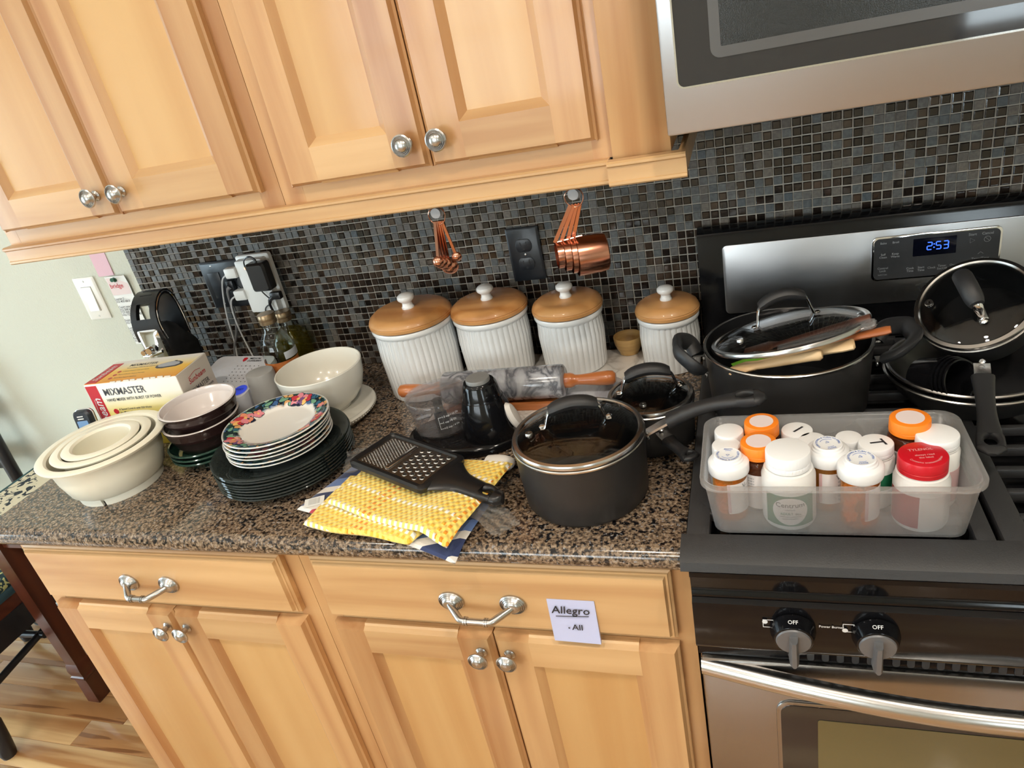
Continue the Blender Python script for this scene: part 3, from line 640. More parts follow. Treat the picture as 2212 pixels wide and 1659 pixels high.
# flowered plates
def floral():
    m = pm('flowered_glaze', srgb(240, 237, 230), .12, coat=.5); nt = m.node_tree; b = nt.nodes['Principled BSDF']
    tc = nn(nt, 'ShaderNodeTexCoord'); sp = nn(nt, 'ShaderNodeSeparateXYZ'); lk(nt, tc.outputs['Object'], sp.inputs[0])
    ln = nn(nt, 'ShaderNodeVectorMath', operation='LENGTH'); cx = nn(nt, 'ShaderNodeCombineXYZ'); lk(nt, sp.outputs[0], cx.inputs[0]); lk(nt, sp.outputs[1], cx.inputs[1]); lk(nt, cx.outputs[0], ln.inputs[0])
    n0 = nn(nt, 'ShaderNodeTexNoise'); n0.inputs['Scale'].default_value = 60; lk(nt, cx.outputs[0], n0.inputs[0])
    m1 = nn(nt, 'ShaderNodeMath', operation='MULTIPLY_ADD'); m1.inputs[1].default_value = .018; lk(nt, n0.outputs[0], m1.inputs[0]); lk(nt, ln.outputs['Value'], m1.inputs[2])
    lo = ramp(nt, [(.0795, (0, 0, 0, 1)), (.0800, (1, 1, 1, 1))], 'LINEAR'); lk(nt, m1.outputs[0], lo.inputs[0])
    hi = ramp(nt, [(.0948, (1, 1, 1, 1)), (.0953, (0, 0, 0, 1))]); lk(nt, ln.outputs['Value'], hi.inputs[0])
    mk = nn(nt, 'ShaderNodeMath', operation='MULTIPLY'); lk(nt, lo.outputs[0], mk.inputs[0]); lk(nt, hi.outputs[0], mk.inputs[1])
    v1 = nn(nt, 'ShaderNodeTexVoronoi'); v1.inputs['Scale'].default_value = 95; lk(nt, cx.outputs[0], v1.inputs[0])
    sc = nn(nt, 'ShaderNodeSeparateColor'); lk(nt, v1.outputs['Color'], sc.inputs[0])
    pal = [srgb(58, 104, 128), srgb(30, 58, 66), srgb(64, 120, 138), srgb(28, 44, 54), srgb(150, 190, 160), srgb(66, 104, 150), srgb(34, 70, 66), srgb(222, 170, 110)]
    rp = ramp(nt, [(i / 8, c) for i, c in enumerate(pal)], 'CONSTANT'); lk(nt, sc.outputs[0], rp.inputs[0])
    v2 = nn(nt, 'ShaderNodeTexVoronoi', feature='DISTANCE_TO_EDGE'); v2.inputs['Scale'].default_value = 95; lk(nt, cx.outputs[0], v2.inputs[0])
    ed = ramp(nt, [(.045, (1, 1, 1, 1)), (.07, (0, 0, 0, 1))]); lk(nt, v2.outputs[0], ed.inputs[0])
    mx = nn(nt, 'ShaderNodeMix', data_type='RGBA'); mx.inputs[7].default_value = srgb(26, 40, 46); lk(nt, ed.outputs[0], mx.inputs[0]); lk(nt, rp.outputs[0], mx.inputs[6])
    m2 = nn(nt, 'ShaderNodeMix', data_type='RGBA'); m2.inputs[6].default_value = srgb(240, 237, 230); lk(nt, mk.outputs[0], m2.inputs[0]); lk(nt, mx.outputs[2], m2.inputs[7]); lk(nt, m2.outputs[2], b.inputs['Base Color'])
    return m
FLO = floral()
FP = T('flowered_plate', 'x', 'plate', (PX, PY, .963), group='flowered plates')
plate_pr = [(0, .002), (.054, .002), (.057, 0), (.061, 0), (.064, .003), (.072, .0085), (.0930, .0138), (.0970, .0148), (.0982, .0160), (.0975, .0172), (.0950, .0172), (.074, .0120), (.066, .0062), (.060, .0045), (0, .0042)]
G().lathe(plate_pr, 72).obj('plate_body', FLO, FP)
def rimz(r): return .0120 + (.0172 - .0120) * max(0, min(1, (r - .074) / .021)) if r >= .074 else (.0062 + (.0120 - .0062) * max(0, (r - .066) / .008) if r > .066 else .0062)
PINK, CORAL, PURP, REDF, YELF, GRNF = [pm('petal_%s' % n, srgb(*c), .14, coat=.5) for n, c in (('pink', (226, 140, 150)), ('coral', (232, 150, 118)), ('purple', (120, 84, 128)), ('red', (196, 62, 74)), ('yellow', (240, 190, 112)), ('green', (120, 170, 140)))]
FL_OUT = pm('petal_outline', srgb(34, 44, 66), .2)
def decal(g, cx, cy, pts, m, lift):
    v = [(cx, cy)] + pts; n = len(pts)
    g.add([(x, y, rimz(math.hypot(x, y)) + lift) for x, y in v], [(0, 1 + i, 1 + (i + 1) % n) for i in range(n)], m)
def flower(g, ang, rad, size, cols, rot=0):
    a = math.radians(ang); cx, cy = rad * math.cos(a), rad * math.sin(a)
    for i in range(5):
        b_ = math.radians(rot + i * 72); px, py = cx + size * .55 * math.cos(b_), cy + size * .55 * math.sin(b_)
        sh = [(size * .48 * (1 + .12 * math.sin(3 * q * .45 + i)) * math.cos(q * PI / 7), size * .42 * math.sin(q * PI / 7)) for q in range(14)]
        for k, m, lf in ((1.18, 5, .0002), (1.0, cols[i % len(cols)], .0004)):
            decal(g, px, py, [(px + k * (x * math.cos(b_) - y * math.sin(b_)), py + k * (x * math.sin(b_) + y * math.cos(b_))) for x, y in sh], m, lf + .00003 * i)
    decal(g, cx, cy, [(cx + size * .22 * math.cos(q * PI / 5), cy + size * .22 * math.sin(q * PI / 5)) for q in range(10)], 4, .0008)
def leaf(g, ang, rad, ln_, wd, rot):
    a = math.radians(ang); cx, cy = rad * math.cos(a), rad * math.sin(a); b_ = math.radians(rot)
    sh = [(ln_ * math.cos(q * PI / 8), wd * math.sin(q * PI / 8) * (1 - .4 * math.cos(q * PI / 8))) for q in range(16)]
    for k, m, lf in ((1.15, 5, .0002), (.9, 6, .0003)): decal(g, cx, cy, [(cx + k * (x * math.cos(b_) - y * math.sin(b_)), cy + k * (x * math.sin(b_) + y * math.cos(b_))) for x, y in sh], m, lf)
def flowers(par):
    g = G()
    flower(g, 90, .079, .0165, (2, 0, 3, 0, 2), 20); flower(g, 78, .081, .0130, (3, 0, 2, 4), 50); flower(g, 170, .078, .0160, (1, 0, 1, 3, 0), 0); flower(g, 152, .071, .0095, (0, 0, 1), 30); flower(g, 182, .083, .0125, (4, 3, 1), 60)
    flower(g, 8, .081, .0120, (3, 0, 3, 2), 10); flower(g, 0, .083, .0100, (3, 3, 0), 40); flower(g, -128, .081, .0150, (0, 1, 3), 15); flower(g, -115, .078, .0110, (2, 0, 2), 35); flower(g, -20, .082, .0110, (1, 0, 3), 0); flower(g, 38, .083, .0080, (0, 1), 10)
    for a, r_, l_, w_, q in ((132, .084, .010, .0045, 60), (112, .083, .011, .005, 30), (60, .079, .010, .005, 140), (30, .080, .011, .0045, 90), (-140, .082, .009, .004, 10), (-100, .083, .010, .004, -20), (200, .085, .009, .0035, 100), (-60, .084, .010, .004, 30), (-75, .085, .008, .003, 20), (100, .070, .006, .0035, 0)): leaf(g, a, r_, l_, w_, q)
    return g.obj('flower_print', [PINK, CORAL, PURP, REDF, YELF, FL_OUT, GRNF], par)
PO = ['lowest', 'second from the bottom', 'third from the bottom', 'third from the top', 'second from the top', 'topmost']
flw = flowers(FP)
for i in range(6):
    o = FP if i == 0 else copytree(FP)
    o.location = (PX + .0016 * i + random.uniform(-.002, .002), PY - .0002 * i + random.uniform(-.002, .002), .9625 + .0084 * i)
    if i < 5 and i > 0: o.rotation_euler = (0, 0, random.uniform(0, 6))
    o['label'] = 'white plate with a flowered rim, ' + PO[i] + ' of the six flowered plates'
# white bowl on a round trivet
t = T('round_trivet', 'off white round plate with a beaded edge under the white bowl', 'plate', (-.764, -.256, CT))
G().lathe([(0, .004), (.070, .004), (.074, 0), (.086, 0), (.098, .008), (.107, .017), (.1085, .021), (.107, .0235), (.104, .024), (.099, .0225), (.094, .0215), (0, .0205)], 72).obj('disc', BISQ, t)
bd = G()
for i in range(96): a = 2 * PI * i / 96; bd.box(-.0011, .0011, -.0006, .0006, 0, .0018, tf=RZ(i * 3.75) @ L(0, .1068, .0155) @ RX(-30))
bd.obj('beaded_edge', BISQ, t, kind='stuff')
t = T('serving_bowl', 'plain off white serving bowl standing on the round beaded plate', 'bowl', (-.756, -.244, .9348))
G().lathe([(0, .004), (.036, .004), (.038, 0), (.045, 0), (.047, .006), (.062, .016), (.078, .037), (.086, .062), (.0895, .090), (.0900, .0935), (.0890, .0950), (.0872, .0948), (.0845, .066), (.076, .040), (.060, .021), (.040, .012), (0, .010)], 80).obj('bowl', BISQ, t)

# ================================================================= canisters
LIDW = wood('oak_lid', srgb(208, 154, 96), srgb(178, 118, 62), 'x', 1.0, rough=.4, coat=.2, vary=.08)
def canister(x, y, z, rt, zl, lab, nf):
    t = T('canister', lab, 'canister', (x, y, z), group='white fluted canisters'); h = zl - z; rb = rt * .925
    def fl_(r, zz, a):
        return r - .0017 * (abs(math.sin(a * nf / 2)) < .45) if .004 < zz < h - .016 and r > rb * .95 else r
    def flute(r, zz, a):
        if .006 < zz < h - .015 and r > rb * .98: return r - .0020 * (1 - abs(math.sin(a * nf / 2)) ** .7)
        return r
    pr = [(0, .002), (rb - .004, 0), (rb - .001, .002), (rb, .008), (rb + (rt - rb) * .3, h * .3), (rb + (rt - rb) * .6, h * .6), (rt - .004, h - .018), (rt - .003, h - .015), (rt - .001, h - .013), (rt, h - .010), (rt, h - .005), (rt - .001, h - .003), (rt - .006, h - .003), (rt - .010, h - .012), (0, h - .012)]
    G().lathe(pr, nf * 6, flute=flute).obj('jar', PORC, t)
    l = G().lathe([(0, h - .010), (rt - .012, h - .010), (rt - .010, h - .002), (rt - .002, h - .002), (rt + .0015, h), (rt + .002, h + .006), (rt + .0005, h + .0075), (rt + .001, h + .009), (rt - .002, h + .015), (rt - .010, h + .021), (rt - .016, h + .0228), (0, h + .0232)], 64).obj('lid', LIDW, t)
    kr = .0175 * (rt / .075) ** .35
    kp = [(0, 0), (.0125, 0), (.0125, .003), (.0108, .005), (.0100, .009), (.0098, .012), (.0125, .0145), (.0165, .018), (.0175, .0215), (.0165, .0255), (.012, .029), (.006, .0303), (0, .0305)]
    G().lathe([(r * kr / .0175, zz * kr / .0175) for r, zz in kp], 32, tf=L(0, 0, h + .0228)).obj('lid_knob', PORC, l)
canister(-.578, -.131, CT, .0862, 1.0735, 'tallest white fluted canister with wooden lid, beside the off white bowl', 44)
canister(-.4165, -.098, CT + .0155, .0785, 1.0650, 'white fluted canister with wooden lid, second in the row, behind the chopper', 40)
canister(-.2535, -.096, CT + .0155, .0690, 1.0545, 'white fluted canister with wooden lid, third in the row, behind the rolling pin', 36)
canister(-.0612, -.088, CT, .0594, 1.0285, 'smallest white fluted canister with wooden lid, next to the range', 32)
t = T('pinch_bowl', 'tiny turned wooden bowl between two canisters', 'bowl', (-.1495, -.055, CT + .0155))
G().lathe([(0, .002), (.016, .002), (.018, 0), (.020, .0), (.0205, .004), (.0235, .009), (.028, .021), (.0298, .034), (.0293, .0375), (.028, .0375), (.026, .021), (.0205, .011), (0, .008)], 48).obj('bowl', pm('light_turned_wood', srgb(196, 160, 100), .35, noise=((12, 12, 160), .7, srgb(160, 120, 66)), coat=.3), t)

# ================================================================= marble slab, rolling pin, trivet
def marble(name, c1, c2, sc, sharp):
    m = pm(name, c1, .16, coat=.3); nt = m.node_tree; b = nt.nodes['Principled BSDF']; tc = nn(nt, 'ShaderNodeTexCoord')
    n1 = nn(nt, 'ShaderNodeTexNoise'); n1.inputs['Scale'].default_value = sc; n1.inputs['Detail'].default_value = 7; n1.inputs['Distortion'].default_value = 1.1; lk(nt, tc.outputs['Object'], n1.inputs[0])
    mb = nn(nt, 'ShaderNodeMath', operation='SUBTRACT'); mb.inputs[1].default_value = .5; lk(nt, n1.outputs[0], mb.inputs[0]); ab = nn(nt, 'ShaderNodeMath', operation='ABSOLUTE'); lk(nt, mb.outputs[0], ab.inputs[0])
    r = ramp(nt, [(0, c2), (sharp * .4, tuple((p + 2 * q) / 3 for p, q in zip(c2, c1))), (sharp, c1)]); lk(nt, ab.outputs[0], r.inputs[0]); lk(nt, r.outputs[0], b.inputs['Base Color']); return m
MARW = marble('white_marble', srgb(228, 222, 214), srgb(196, 188, 178), 9, .05)
MARG = marble('grey_marble', srgb(184, 184, 188), srgb(92, 94, 100), 20, .20)
MARL = marble('pale_grey_marble', srgb(186, 186, 190), srgb(150, 150, 156), 8, .10)
t = T('pastry_board', 'white marble pastry board lying under the canisters and rolling pin', 'board')
G().prism(rr(-.3115, -.187, .1965, .150, .012, 4), CT, CT + .0150, b=.003).obj('slab', MARW, t)
CHERRY = wood('turned_handle_wood', srgb(206, 132, 78), srgb(170, 92, 46), 'x', 1.2, rough=.3, vary=.05)
t = T('rolling_pin_stand', 'small wooden cradle under the marble rolling pin', 'stand')
G().box(-.490, -.258, -.283, -.233, CT + .0152, CT + .0232, .001).box(-.490, -.258, -.283, -.275, CT + .0232, CT + .029).box(-.490, -.258, -.241, -.233, CT + .0232, CT + .029).obj('cradle', CHERRY, t)
A, B = V((-.578, -.262, .9715)), V((-.144, -.246, .9715)); d = (B - A).normalized(); c0 = A + d * .098
t = T('rolling_pin', 'grey marble rolling pin with turned wooden handles', 'rolling pin')
tf = basis(A, d)
G().lathe([(0, .098), (.026, .098), (.0305, .101), (.0315, .105), (.0315, .332), (.0305, .336), (.026, .339), (0, .339)], 48, tf=tf).obj('barrel', MARG, t)
hp = [(0, 0), (.008, .001), (.0125, .006), (.0135, .016), (.0125, .035), (.0105, .055), (.0095, .068), (.0098, .076), (.0125, .080), (.0140, .085), (.0140, .096), (.012, .0975), (0, .0975)]
G().lathe(hp, 28, tf=tf).obj('handle', CHERRY, t)
G().lathe([(r, .434 - z) for r, z in hp][::-1], 28, tf=tf).obj('handle', CHERRY, t)
t = T('marble_trivet', 'pale grey marble disc lying on the white board beside the small saucepan', 'trivet', (-.190, -.235, CT + .0152))
G().lathe([(0, 0), (.058, 0), (.062, .003), (.062, .009), (.058, .012), (0, .012)], 64).obj('disc', MARL, t)
# ================================================================= cookware
def rivet(g, tf, r=.0045, h=.003, m=0): g.lathe([(0, h), (r * .6, h * .9), (r, h * .3), (r, 0)], 14, m, tf)
def glass_lid(par, r, dome, tf, steam=True, sa=200):
    """domed glass disc with a steel rim band, in the frame tf"""
    a = [(0, dome), (r * .30, dome * .95), (r * .60, dome * .74), (r * .85, dome * .33), (r - .006, .002)]
    G().lathe(a + [(r - .006, -.0015), (r * .85, dome * .33 - .0038), (r * .60, dome * .74 - .004), (r * .30, dome * .95 - .004), (0, dome - .004)], 64, tf=tf).obj('glass_dome', GLASSL, par)
    G().lathe([(r - .0085, .0022), (r - .006, .0040), (r - .001, .0032), (r + .0006, .0), (r, -.0032), (r - .002, -.004), (r - .0065, -.0035), (r - .0085, -.001)] + [(r - .0085, .0022)], 72, tf=tf).obj('rim_band', STEELV, par)
    if steam:
        q = math.radians(sa); x, y = r * .72 * math.cos(q), r * .72 * math.sin(q)
        G().lathe([(.0018, .0042), (.0052, .0042), (.0060, .0025), (.0060, 0), (.0018, 0)], 18, tf=tf @ L(x, y, dome * .52)).obj('steam_vent', STEELV, par)
def lid_handle(par, tf, ang, span, dome, h=.034, grip=.6):
    t = tf @ RZ(ang); s = span
    for k in (-1, 1):
        g = G(); pts = bez([(k * s * 1.12, 0, dome * .80), (k * s * .98, 0, dome * .82), (k * s * .90, 0, dome * .82 + .010), (k * s * .80, 0, dome + h * .62), (k * s * .60, 0, dome + h * .86)], 16)
        g.tube(pts, .0042, 8, tf=t, sq=(1.5, .55)); rivet(g, t @ L(k * s * 1.06, 0, dome * .80 + .0015), .0048)
        g.obj('handle_bracket', CHROME, par)
    n = 13; rg_ = []
    for i in range(n):
        u = -1 + 2 * i / (n - 1); x = u * s * .78; z = dome + h * (1.0 - .28 * u * u); e = 1 - .25 * abs(u) ** 6
        rg_.append([(x, .0128 * e * math.cos(q * PI / 6), z + .0098 * e * math.sin(q * PI / 6)) for q in range(12)])
    G().loft(rg_, tf=t).obj('handle_grip', SOFT, par)
def pan_handle(par, P0, P1, bow, wd=.011, tk=.008, hole=True, end=.016, bracket=.03):
    """long stick handle from P0 (at the pan wall) to P1, flat bracket first then a soft grip with a hanging hole"""
    P0, P1 = V(P0), V(P1); d = (P1 - P0); ln_ = d.length; d.normalize(); side = d.cross(V((0, 0, 1))).normalized(); up = side.cross(d)
    pt = lambda u: P0 + d * ln_ * u + up * bow * math.sin(PI * u)
    ub = bracket / ln_
    g = G(); rb = []
    for i in range(5):
        u = ub * 1.15 * i / 4; c = pt(u); rb.append([c + side * sx * .010 + up * sz * .0018 for sx, sz in ((-1, -1), (1, -1), (1, 1), (-1, 1))])
    g.loft(rb)
    f = basis(P0, d, side)
    for k in (-1, 1): rivet(g, f @ L(k * .0 , -.007 * k, -.001) @ RX(180) @ L(0, 0, -.004), .004)
    g.obj('handle_bracket', STEELV, par)
    n = 18; us = [ub + (1 - ub) * i / (n - 1) for i in range(n)]
    us = us + [1.004]
    if hole:   # the grip splits round a hanging hole near its end
        h0, h1 = .80, .93
    rings = []
    def wat(u): 
        q = (u - ub) / (1 - ub); w_ = wd * (1.0 - .22 * math.sin(PI * min(1, q * 1.25)) + .35 * max(0, q - .55)); 
        if q > .93: w_ *= max(.30, math.sqrt(max(0, 1 - ((q - .93) / .075) ** 2)))
        return w_
    def tat(u): q = (u - ub) / (1 - ub); return tk * (1 - .30 * q) * (1 if q < .95 else max(.45, 1 - (q - .95) * 9))
    def sec(c, w_, t_): return [c + side * w_ * math.copysign(abs(math.cos(q * PI / 8)) ** .7, math.cos(q * PI / 8)) + up * t_ * math.copysign(abs(math.sin(q * PI / 8)) ** .8, math.sin(q * PI / 8)) for q in range(16)]
    g = G()
    if not hole: g.loft([sec(pt(u), wat(u), tat(u)) for u in us])
    else:
        A = [u for u in us if u < h0] + [h0]; g.loft([sec(pt(u), wat(u), tat(u)) for u in A])
        Bq = [h0 + (h1 - h0) * i / 8 for i in range(9)]
        for k in (-1, 1):
            rr_ = []
            for u in Bq:
                q = (u - h0) / (h1 - h0); W = wat(u); hw_ = W * .46 * math.sin(PI * min(1, max(.0, q))) ** .6 if 0 < q < 1 else 0
                c = pt(u) + side * k * (W + hw_) / 2; rr_.append(sec(c, max(.001, (W - hw_) / 2), tat(u)))
            g.loft(rr_)
        g.loft([sec(pt(u), wat(u), tat(u)) for u in [h1] + [u for u in us if u > h1]])
    g.obj('handle_grip', SOFT, par, sharp=60)
def pot_body(par, r, rb, h, wall=.003, mat_out=None, mat_in=None, rim=True):
    o = [(0, 0), (rb - .012, 0), (rb - .004, .002), (rb, .008), (rb + (r - rb) * .4, h * .4), (r, h)]
    G().lathe(o, 72).obj('pot_outside', mat_out or ANOD, par)
    G().lathe([(r - .0002, h), (r - wall, h), (rb - wall + (r - rb) * .4, h * .4), (rb - wall - .002, .010), (rb - .014, .005), (0, .005)], 72).obj('pot_inside', mat_in or PANIN, par)
    if rim: G().lathe([(r + .0012, h - .003), (r + .0016, h - .0008), (r + .0004, h + .0006), (r - wall, h + .0004), (r - wall, h - .001)], 72).obj('pot_rim', STEELV, par)
# big saucepan in front
PXc, PYc = -.158, -.510
t = T('saucepan', 'large dark saucepan under a glass lid at the counter front', 'saucepan', (PXc, PYc, CT))
pot_body(t, .0985, .0945, .1035); d = V((.30, .10, 0)).normalized()
p0 = d * .0985 + V((0, 0, .082)); pan_handle(t, p0, (.266, .030, .139), .014, .0145, .0105, bracket=.042)
lid = put('lid', None, t, loc=(0, 0, .1085))
glass_lid(lid, .0985, .020, M.Identity(4)); lid_handle(lid, M.Identity(4), 15, .047, .020, .030)
# small saucepan behind
t = T('saucepan', 'small dark saucepan under a glass lid, beside the smallest canister', 'saucepan', (-.0690, -.362, CT))
pot_body(t, .0695, .066, .0790); d = V((.10, -.32, 0)).normalized()
pan_handle(t, d * .0690 + V((0, 0, .052)), (.074, -.137, .050), -.004, .012, .007, bracket=.022)
lid = put('lid', None, t, loc=(0, 0, .0835))
glass_lid(lid, .0695, .015, M.Identity(4), sa=-95); lid_handle(lid, M.Identity(4), 12, .0465, .014, .033)
# stockpot on the back burner
GZ = .946
SX, SY = .1425, -.3140
t = T('stockpot', 'wide dark stockpot with two side handles, full of wooden utensils', 'pot', (SX, SY, GZ))
pot_body(t, .1235, .1165, .1135, .0035)
def loop_handle(par, ang, r, z, out, half, rise):
    f = RZ(ang); g = G()
    pts = bez([(r + .012, -half * .72, z - .004), (r + out * .55, -half, z + rise * .5), (r + out, -half * .55, z + rise), (r + out * 1.04, 0, z + rise * 1.05), (r + out, half * .55, z + rise), (r + out * .55, half, z + rise * .5), (r + .012, half * .72, z - .004)], 36)
    g.tube(pts, .0105, 12, tf=f, sq=(1.35, .75)); h = g.obj('side_handle', SOFT, par)
    for k in (-1, 1):
        g = G().box(r - .002, r + .018, k * half * .72 - .006, k * half * .72 + .006, z - .006, z - .003, tf=f); rivet(g, f @ L(r + .0005, k * half * .72, z - .012) @ RY(90), .005); g.obj('handle_bracket', STEELV, h)
loop_handle(t, 186, .1225, .092, .040, .042, .026); loop_handle(t, 4, .1225, .088, .052, .044, .020)
nrm = V((-.165, .195, 1)).normalized(); lt = basis((0, 0, 0), nrm, (1, 0, 0))
lid = T('pan_cover', 'large glass lid tilted on the wooden utensils in the stockpot', 'lid', (SX + .0035, SY - .001, 1.0735))
glass_lid(lid, .1170, .022, lt, sa=215); lid_handle(lid, lt, 8, .044, .022, .036)
WOODU = wood('utensil_wood', srgb(222, 190, 146), srgb(190, 148, 100), 'x', 1.2, rough=.5, coat=0, vary=.05); WOODR = wood('red_utensil_wood', srgb(190, 112, 62), srgb(150, 80, 40), 'x', 1.2, rough=.45, coat=0)
def utensil(name, lab, P0, P1, prof, mat_, part):
    P0, P1 = V(P0), V(P1); f = basis(P0, P1 - P0, (0, 1, 0)); ln_ = (P1 - P0).length
    t = T(name, lab, 'utensil', group='utensils in the stockpot')
    G().loft([[(w_ * math.cos(q * PI / 6), th * math.sin(q * PI / 6), u * ln_) for q in range(12)] for u, w_, th in prof], tf=f).obj(part, mat_, t)
    return t
RIMZ = GZ + .1135
utensil('wooden_spoon', 'pale wooden spoon with a broad flat handle end, leaning out of the stockpot', (.062, -.386, RIMZ - .012), (.2300, -.396, RIMZ + .026), [(0, .004, .002), (.03, .012, .004), (.12, .016, .005), (.22, .010, .005), (.55, .008, .006), (.78, .010, .006), (.90, .0145, .006), (.985, .0145, .006), (1, .010, .004)], WOODU, 'spoon')
utensil('wooden_spoon', 'pale round handled wooden spoon in front in the stockpot', (.055, -.394, RIMZ - .010), (.1860, -.4135, RIMZ + .021), [(0, .003, .002), (.05, .012, .004), (.2, .013, .005), (.34, .0065, .0055), (.9, .0075, .0075), (.97, .0085, .0085), (1, .006, .006)], WOODU, 'spoon')
utensil('wooden_spoon', 'reddish wooden spoon handle sticking out past the stockpot rim', (.080, -.352, RIMZ - .014), (.2780, -.378, RIMZ + .036), [(0, .014, .003), (.1, .018, .005), (.25, .008, .005), (.7, .007, .005), (.97, .0105, .005), (1, .009, .004)], WOODR, 'spoon')
utensil('brown_spatula', 'dark brown spatula handle under the tilted lid', (.080, -.330, RIMZ - .014), (.2560, -.352, RIMZ + .044), [(0, .02, .002), (.2, .02, .003), (.3, .006, .004), (.8, .008, .006), (1, .009, .006)], pm('brown_handle', srgb(92, 58, 46), .4), 'handle')
utensil('steel_ladle', 'steel ladle handle lying between the wooden utensils', (.080, -.342, RIMZ - .012), (.2630, -.360, RIMZ + .040), [(0, .010, .0015), (.4, .005, .0015), (.95, .009, .0018), (1, .007, .0015)], STEELV, 'handle')
utensil('green_spatula', 'lime green spatula blade seen under the tilted glass lid', (.066, -.380, RIMZ - .011), (.132, -.356, RIMZ - .004), [(0, .016, .0015), (.3, .019, .002), (.9, .018, .003), (1, .012, .003)], pm('lime_silicone', srgb(122, 190, 50), .4), 'blade')
utensil('plastic_scoop', 'clear plastic scoop handle among the utensils', (.130, -.352, RIMZ + .004), (.2590, -.372, RIMZ + .045), [(0, .008, .003), (.7, .009, .004), (.95, .013, .006), (1, .009, .005)], glass('clear_plastic', (.86, .85, .84, 1), .1, .5, .25), 'handle')
# skillets on the far burner
def skillet(x, y, z, r, h, lab):
    t = T('skillet', lab, 'pan', (x, y, z), group='nested skillets')
    pot_body(t, r, r * .78, h, .003, ANOD, PANIN); return t
sk = skillet(.4010, -.300, GZ, .1170, .046, 'lower dark skillet holding another skillet, beside the stockpot')
sk2 = skillet(.4010, -.296, GZ + .009, .1125, .044, 'upper dark skillet nested in another, holding black measuring cups')
pan_handle(sk, V((.6, -.8, 0)) * .1165 + V((0, 0, .036)), (.185, -.20, .062), .006, .012, .008, bracket=.03)
# measuring cups lying on their side in the skillet
for i, lab in enumerate(('smallest black measuring cup, innermost of the nest in the skillet', 'second smallest black measuring cup in the nest', 'second largest black measuring cup in the nest', 'largest black measuring cup, outermost of the nest in the skillet')):
    r = .0290 + .0018 * i; h = .050
    t = T('measuring_cup', lab, 'cup', (.352, -.352, .9975), group='black measuring cups in the skillet')
    f = basis((0, 0, 0), (.52, -.70, .30))
    G().lathe([(0, 0), (r - .005, 0), (r - .003, .002), (r, h), (r + .0022, h + .0005), (r + .0022, h + .003), (r, h + .003), (r - .0025, h), (r - .006, .004), (0, .003)], 40, tf=f @ L(0, 0, -.020 - .0055 * i)).obj('cup', BLACKGLOSS, t)
# tilted little pan with its lid
nrm = V((-.36, -.46, .81)).normalized(); ft = basis((0, 0, 0), nrm, (1, 0, 0))
C3 = V((.398, -.302, 1.090)); dep = .055
t = T('small_pan', 'small dark pan propped up at an angle on the skillets, handle towards the bin', 'pan', tuple(C3 - nrm * dep))
r = .0775
G().lathe([(0, 0), (r - .020, 0), (r - .012, .003), (r - .003, .030), (r, dep)], 64, tf=ft).obj('pot_outside', ANOD, t)
G().lathe([(r, dep), (r - .003, dep), (r - .006, .030), (r - .016, .007), (0, .004)], 64, tf=ft).obj('pot_inside', PANIN, t)
G().lathe([(r + .001, dep - .003), (r + .0012, dep), (r - .003, dep + .0006)], 64, tf=ft).obj('pot_rim', STEELV, t)
o0 = C3 - nrm * dep; s0 = V((.3925, -.378, 1.0340)) - o0; e0 = V((.3660, -.5475, .9985)) - o0
pan_handle(t, s0, e0, -.004, .0145, .0075, bracket=.026, end=.02)
lid = put('lid', None, t, loc=tuple(nrm * (dep + .0045)))
glass_lid(lid, r, .014, ft, sa=165); lid_handle(lid, ft, 100, .040, .014, .034)

# ================================================================= food chopper
t = T('food_chopper', 'black food chopper with a clear plastic bowl', 'food chopper', (-.415, -.352, CT))
pl = []
for i in range(48):
    a = 2 * PI * i / 48; u = math.cos(a); pl.append((.112 * u, (.070 + .006 * u) * math.sin(a)))
G().loft([[(x * k, y * k, z) for x, y in pl] for k, z in ((.96, 0), (1.0, .003), (1.0, .012), (.97, .017), (.90, .020))]).obj('base', BLACKGLOSS, t)
mx_ = .052
ms = [(.046, .018), (.0462, .03), (.0445, .05), (.040, .075), (.0345, .092), (.0335, .0925), (.0328, .095), (.0325, .0962), (.0285, .118), (.0262, .1225), (.0255, .1232)]
rg_ = [[(mx_ + r * math.cos(2 * PI * j / 40) * (1.12 if math.cos(2 * PI * j / 40) > 0 else 1), -.008 + r * math.sin(2 * PI * j / 40) * 1.02, z) for j in range(40)] for r, z in ms]
G().loft(rg_, cap0=False).obj('motor_housing', BLACKGLOSS, t)
G().lathe([(.0215, .1225), (.0215, .128), (.0205, .1300), (0, .1305)], 36, tf=L(mx_ + .001, -.008, 0)).obj('press_button', pm('button_grey', srgb(128, 128, 126), .45), t)
G().lathe([(0, 0), (.011, 0), (.013, .004), (.010, .012), (0, .016)], 16, tf=L(mx_ + .047, -.012, .052) @ RY(70) @ M.Scale(2.2, 4, (1, 0, 0))).obj('side_lever', pm('lever_white', srgb(214, 208, 200), .4), t)
CLR = glass('chopper_plastic', (.91, .895, .90, 1), .03, .9, .08)
bx_ = -.0465; bt = L(bx_, .014, 0)
bw = G().lathe([(0, .020), (.047, .020), (.049, .022), (.0535, .080), (.0555, .082), (.0555, .084), (.0530, .084), (.0470, .024), (0, .0225)], 56, tf=bt).obj('bowl', CLR, t)
G().lathe([(.0565, .079), (.0575, .080), (.0575, .0905), (.056, .0920), (.030, .0940), (0, .0945), (0, .0930), (.054, .0900), (.0555, .0880), (.0555, .079), (.0565, .079)], 56, tf=bt).box(-.054, .054, -.002, .002, .0935, .100, .001, tf=bt @ RZ(28)).obj('bowl_lid', CLR, t)
g = G().lathe([(0, .0225), (.013, .0225), (.012, .050), (.0085, .052), (.0085, .078), (0, .079)], 20, tf=bt)
g.obj('blade_hub', BLACKPLAST, t)
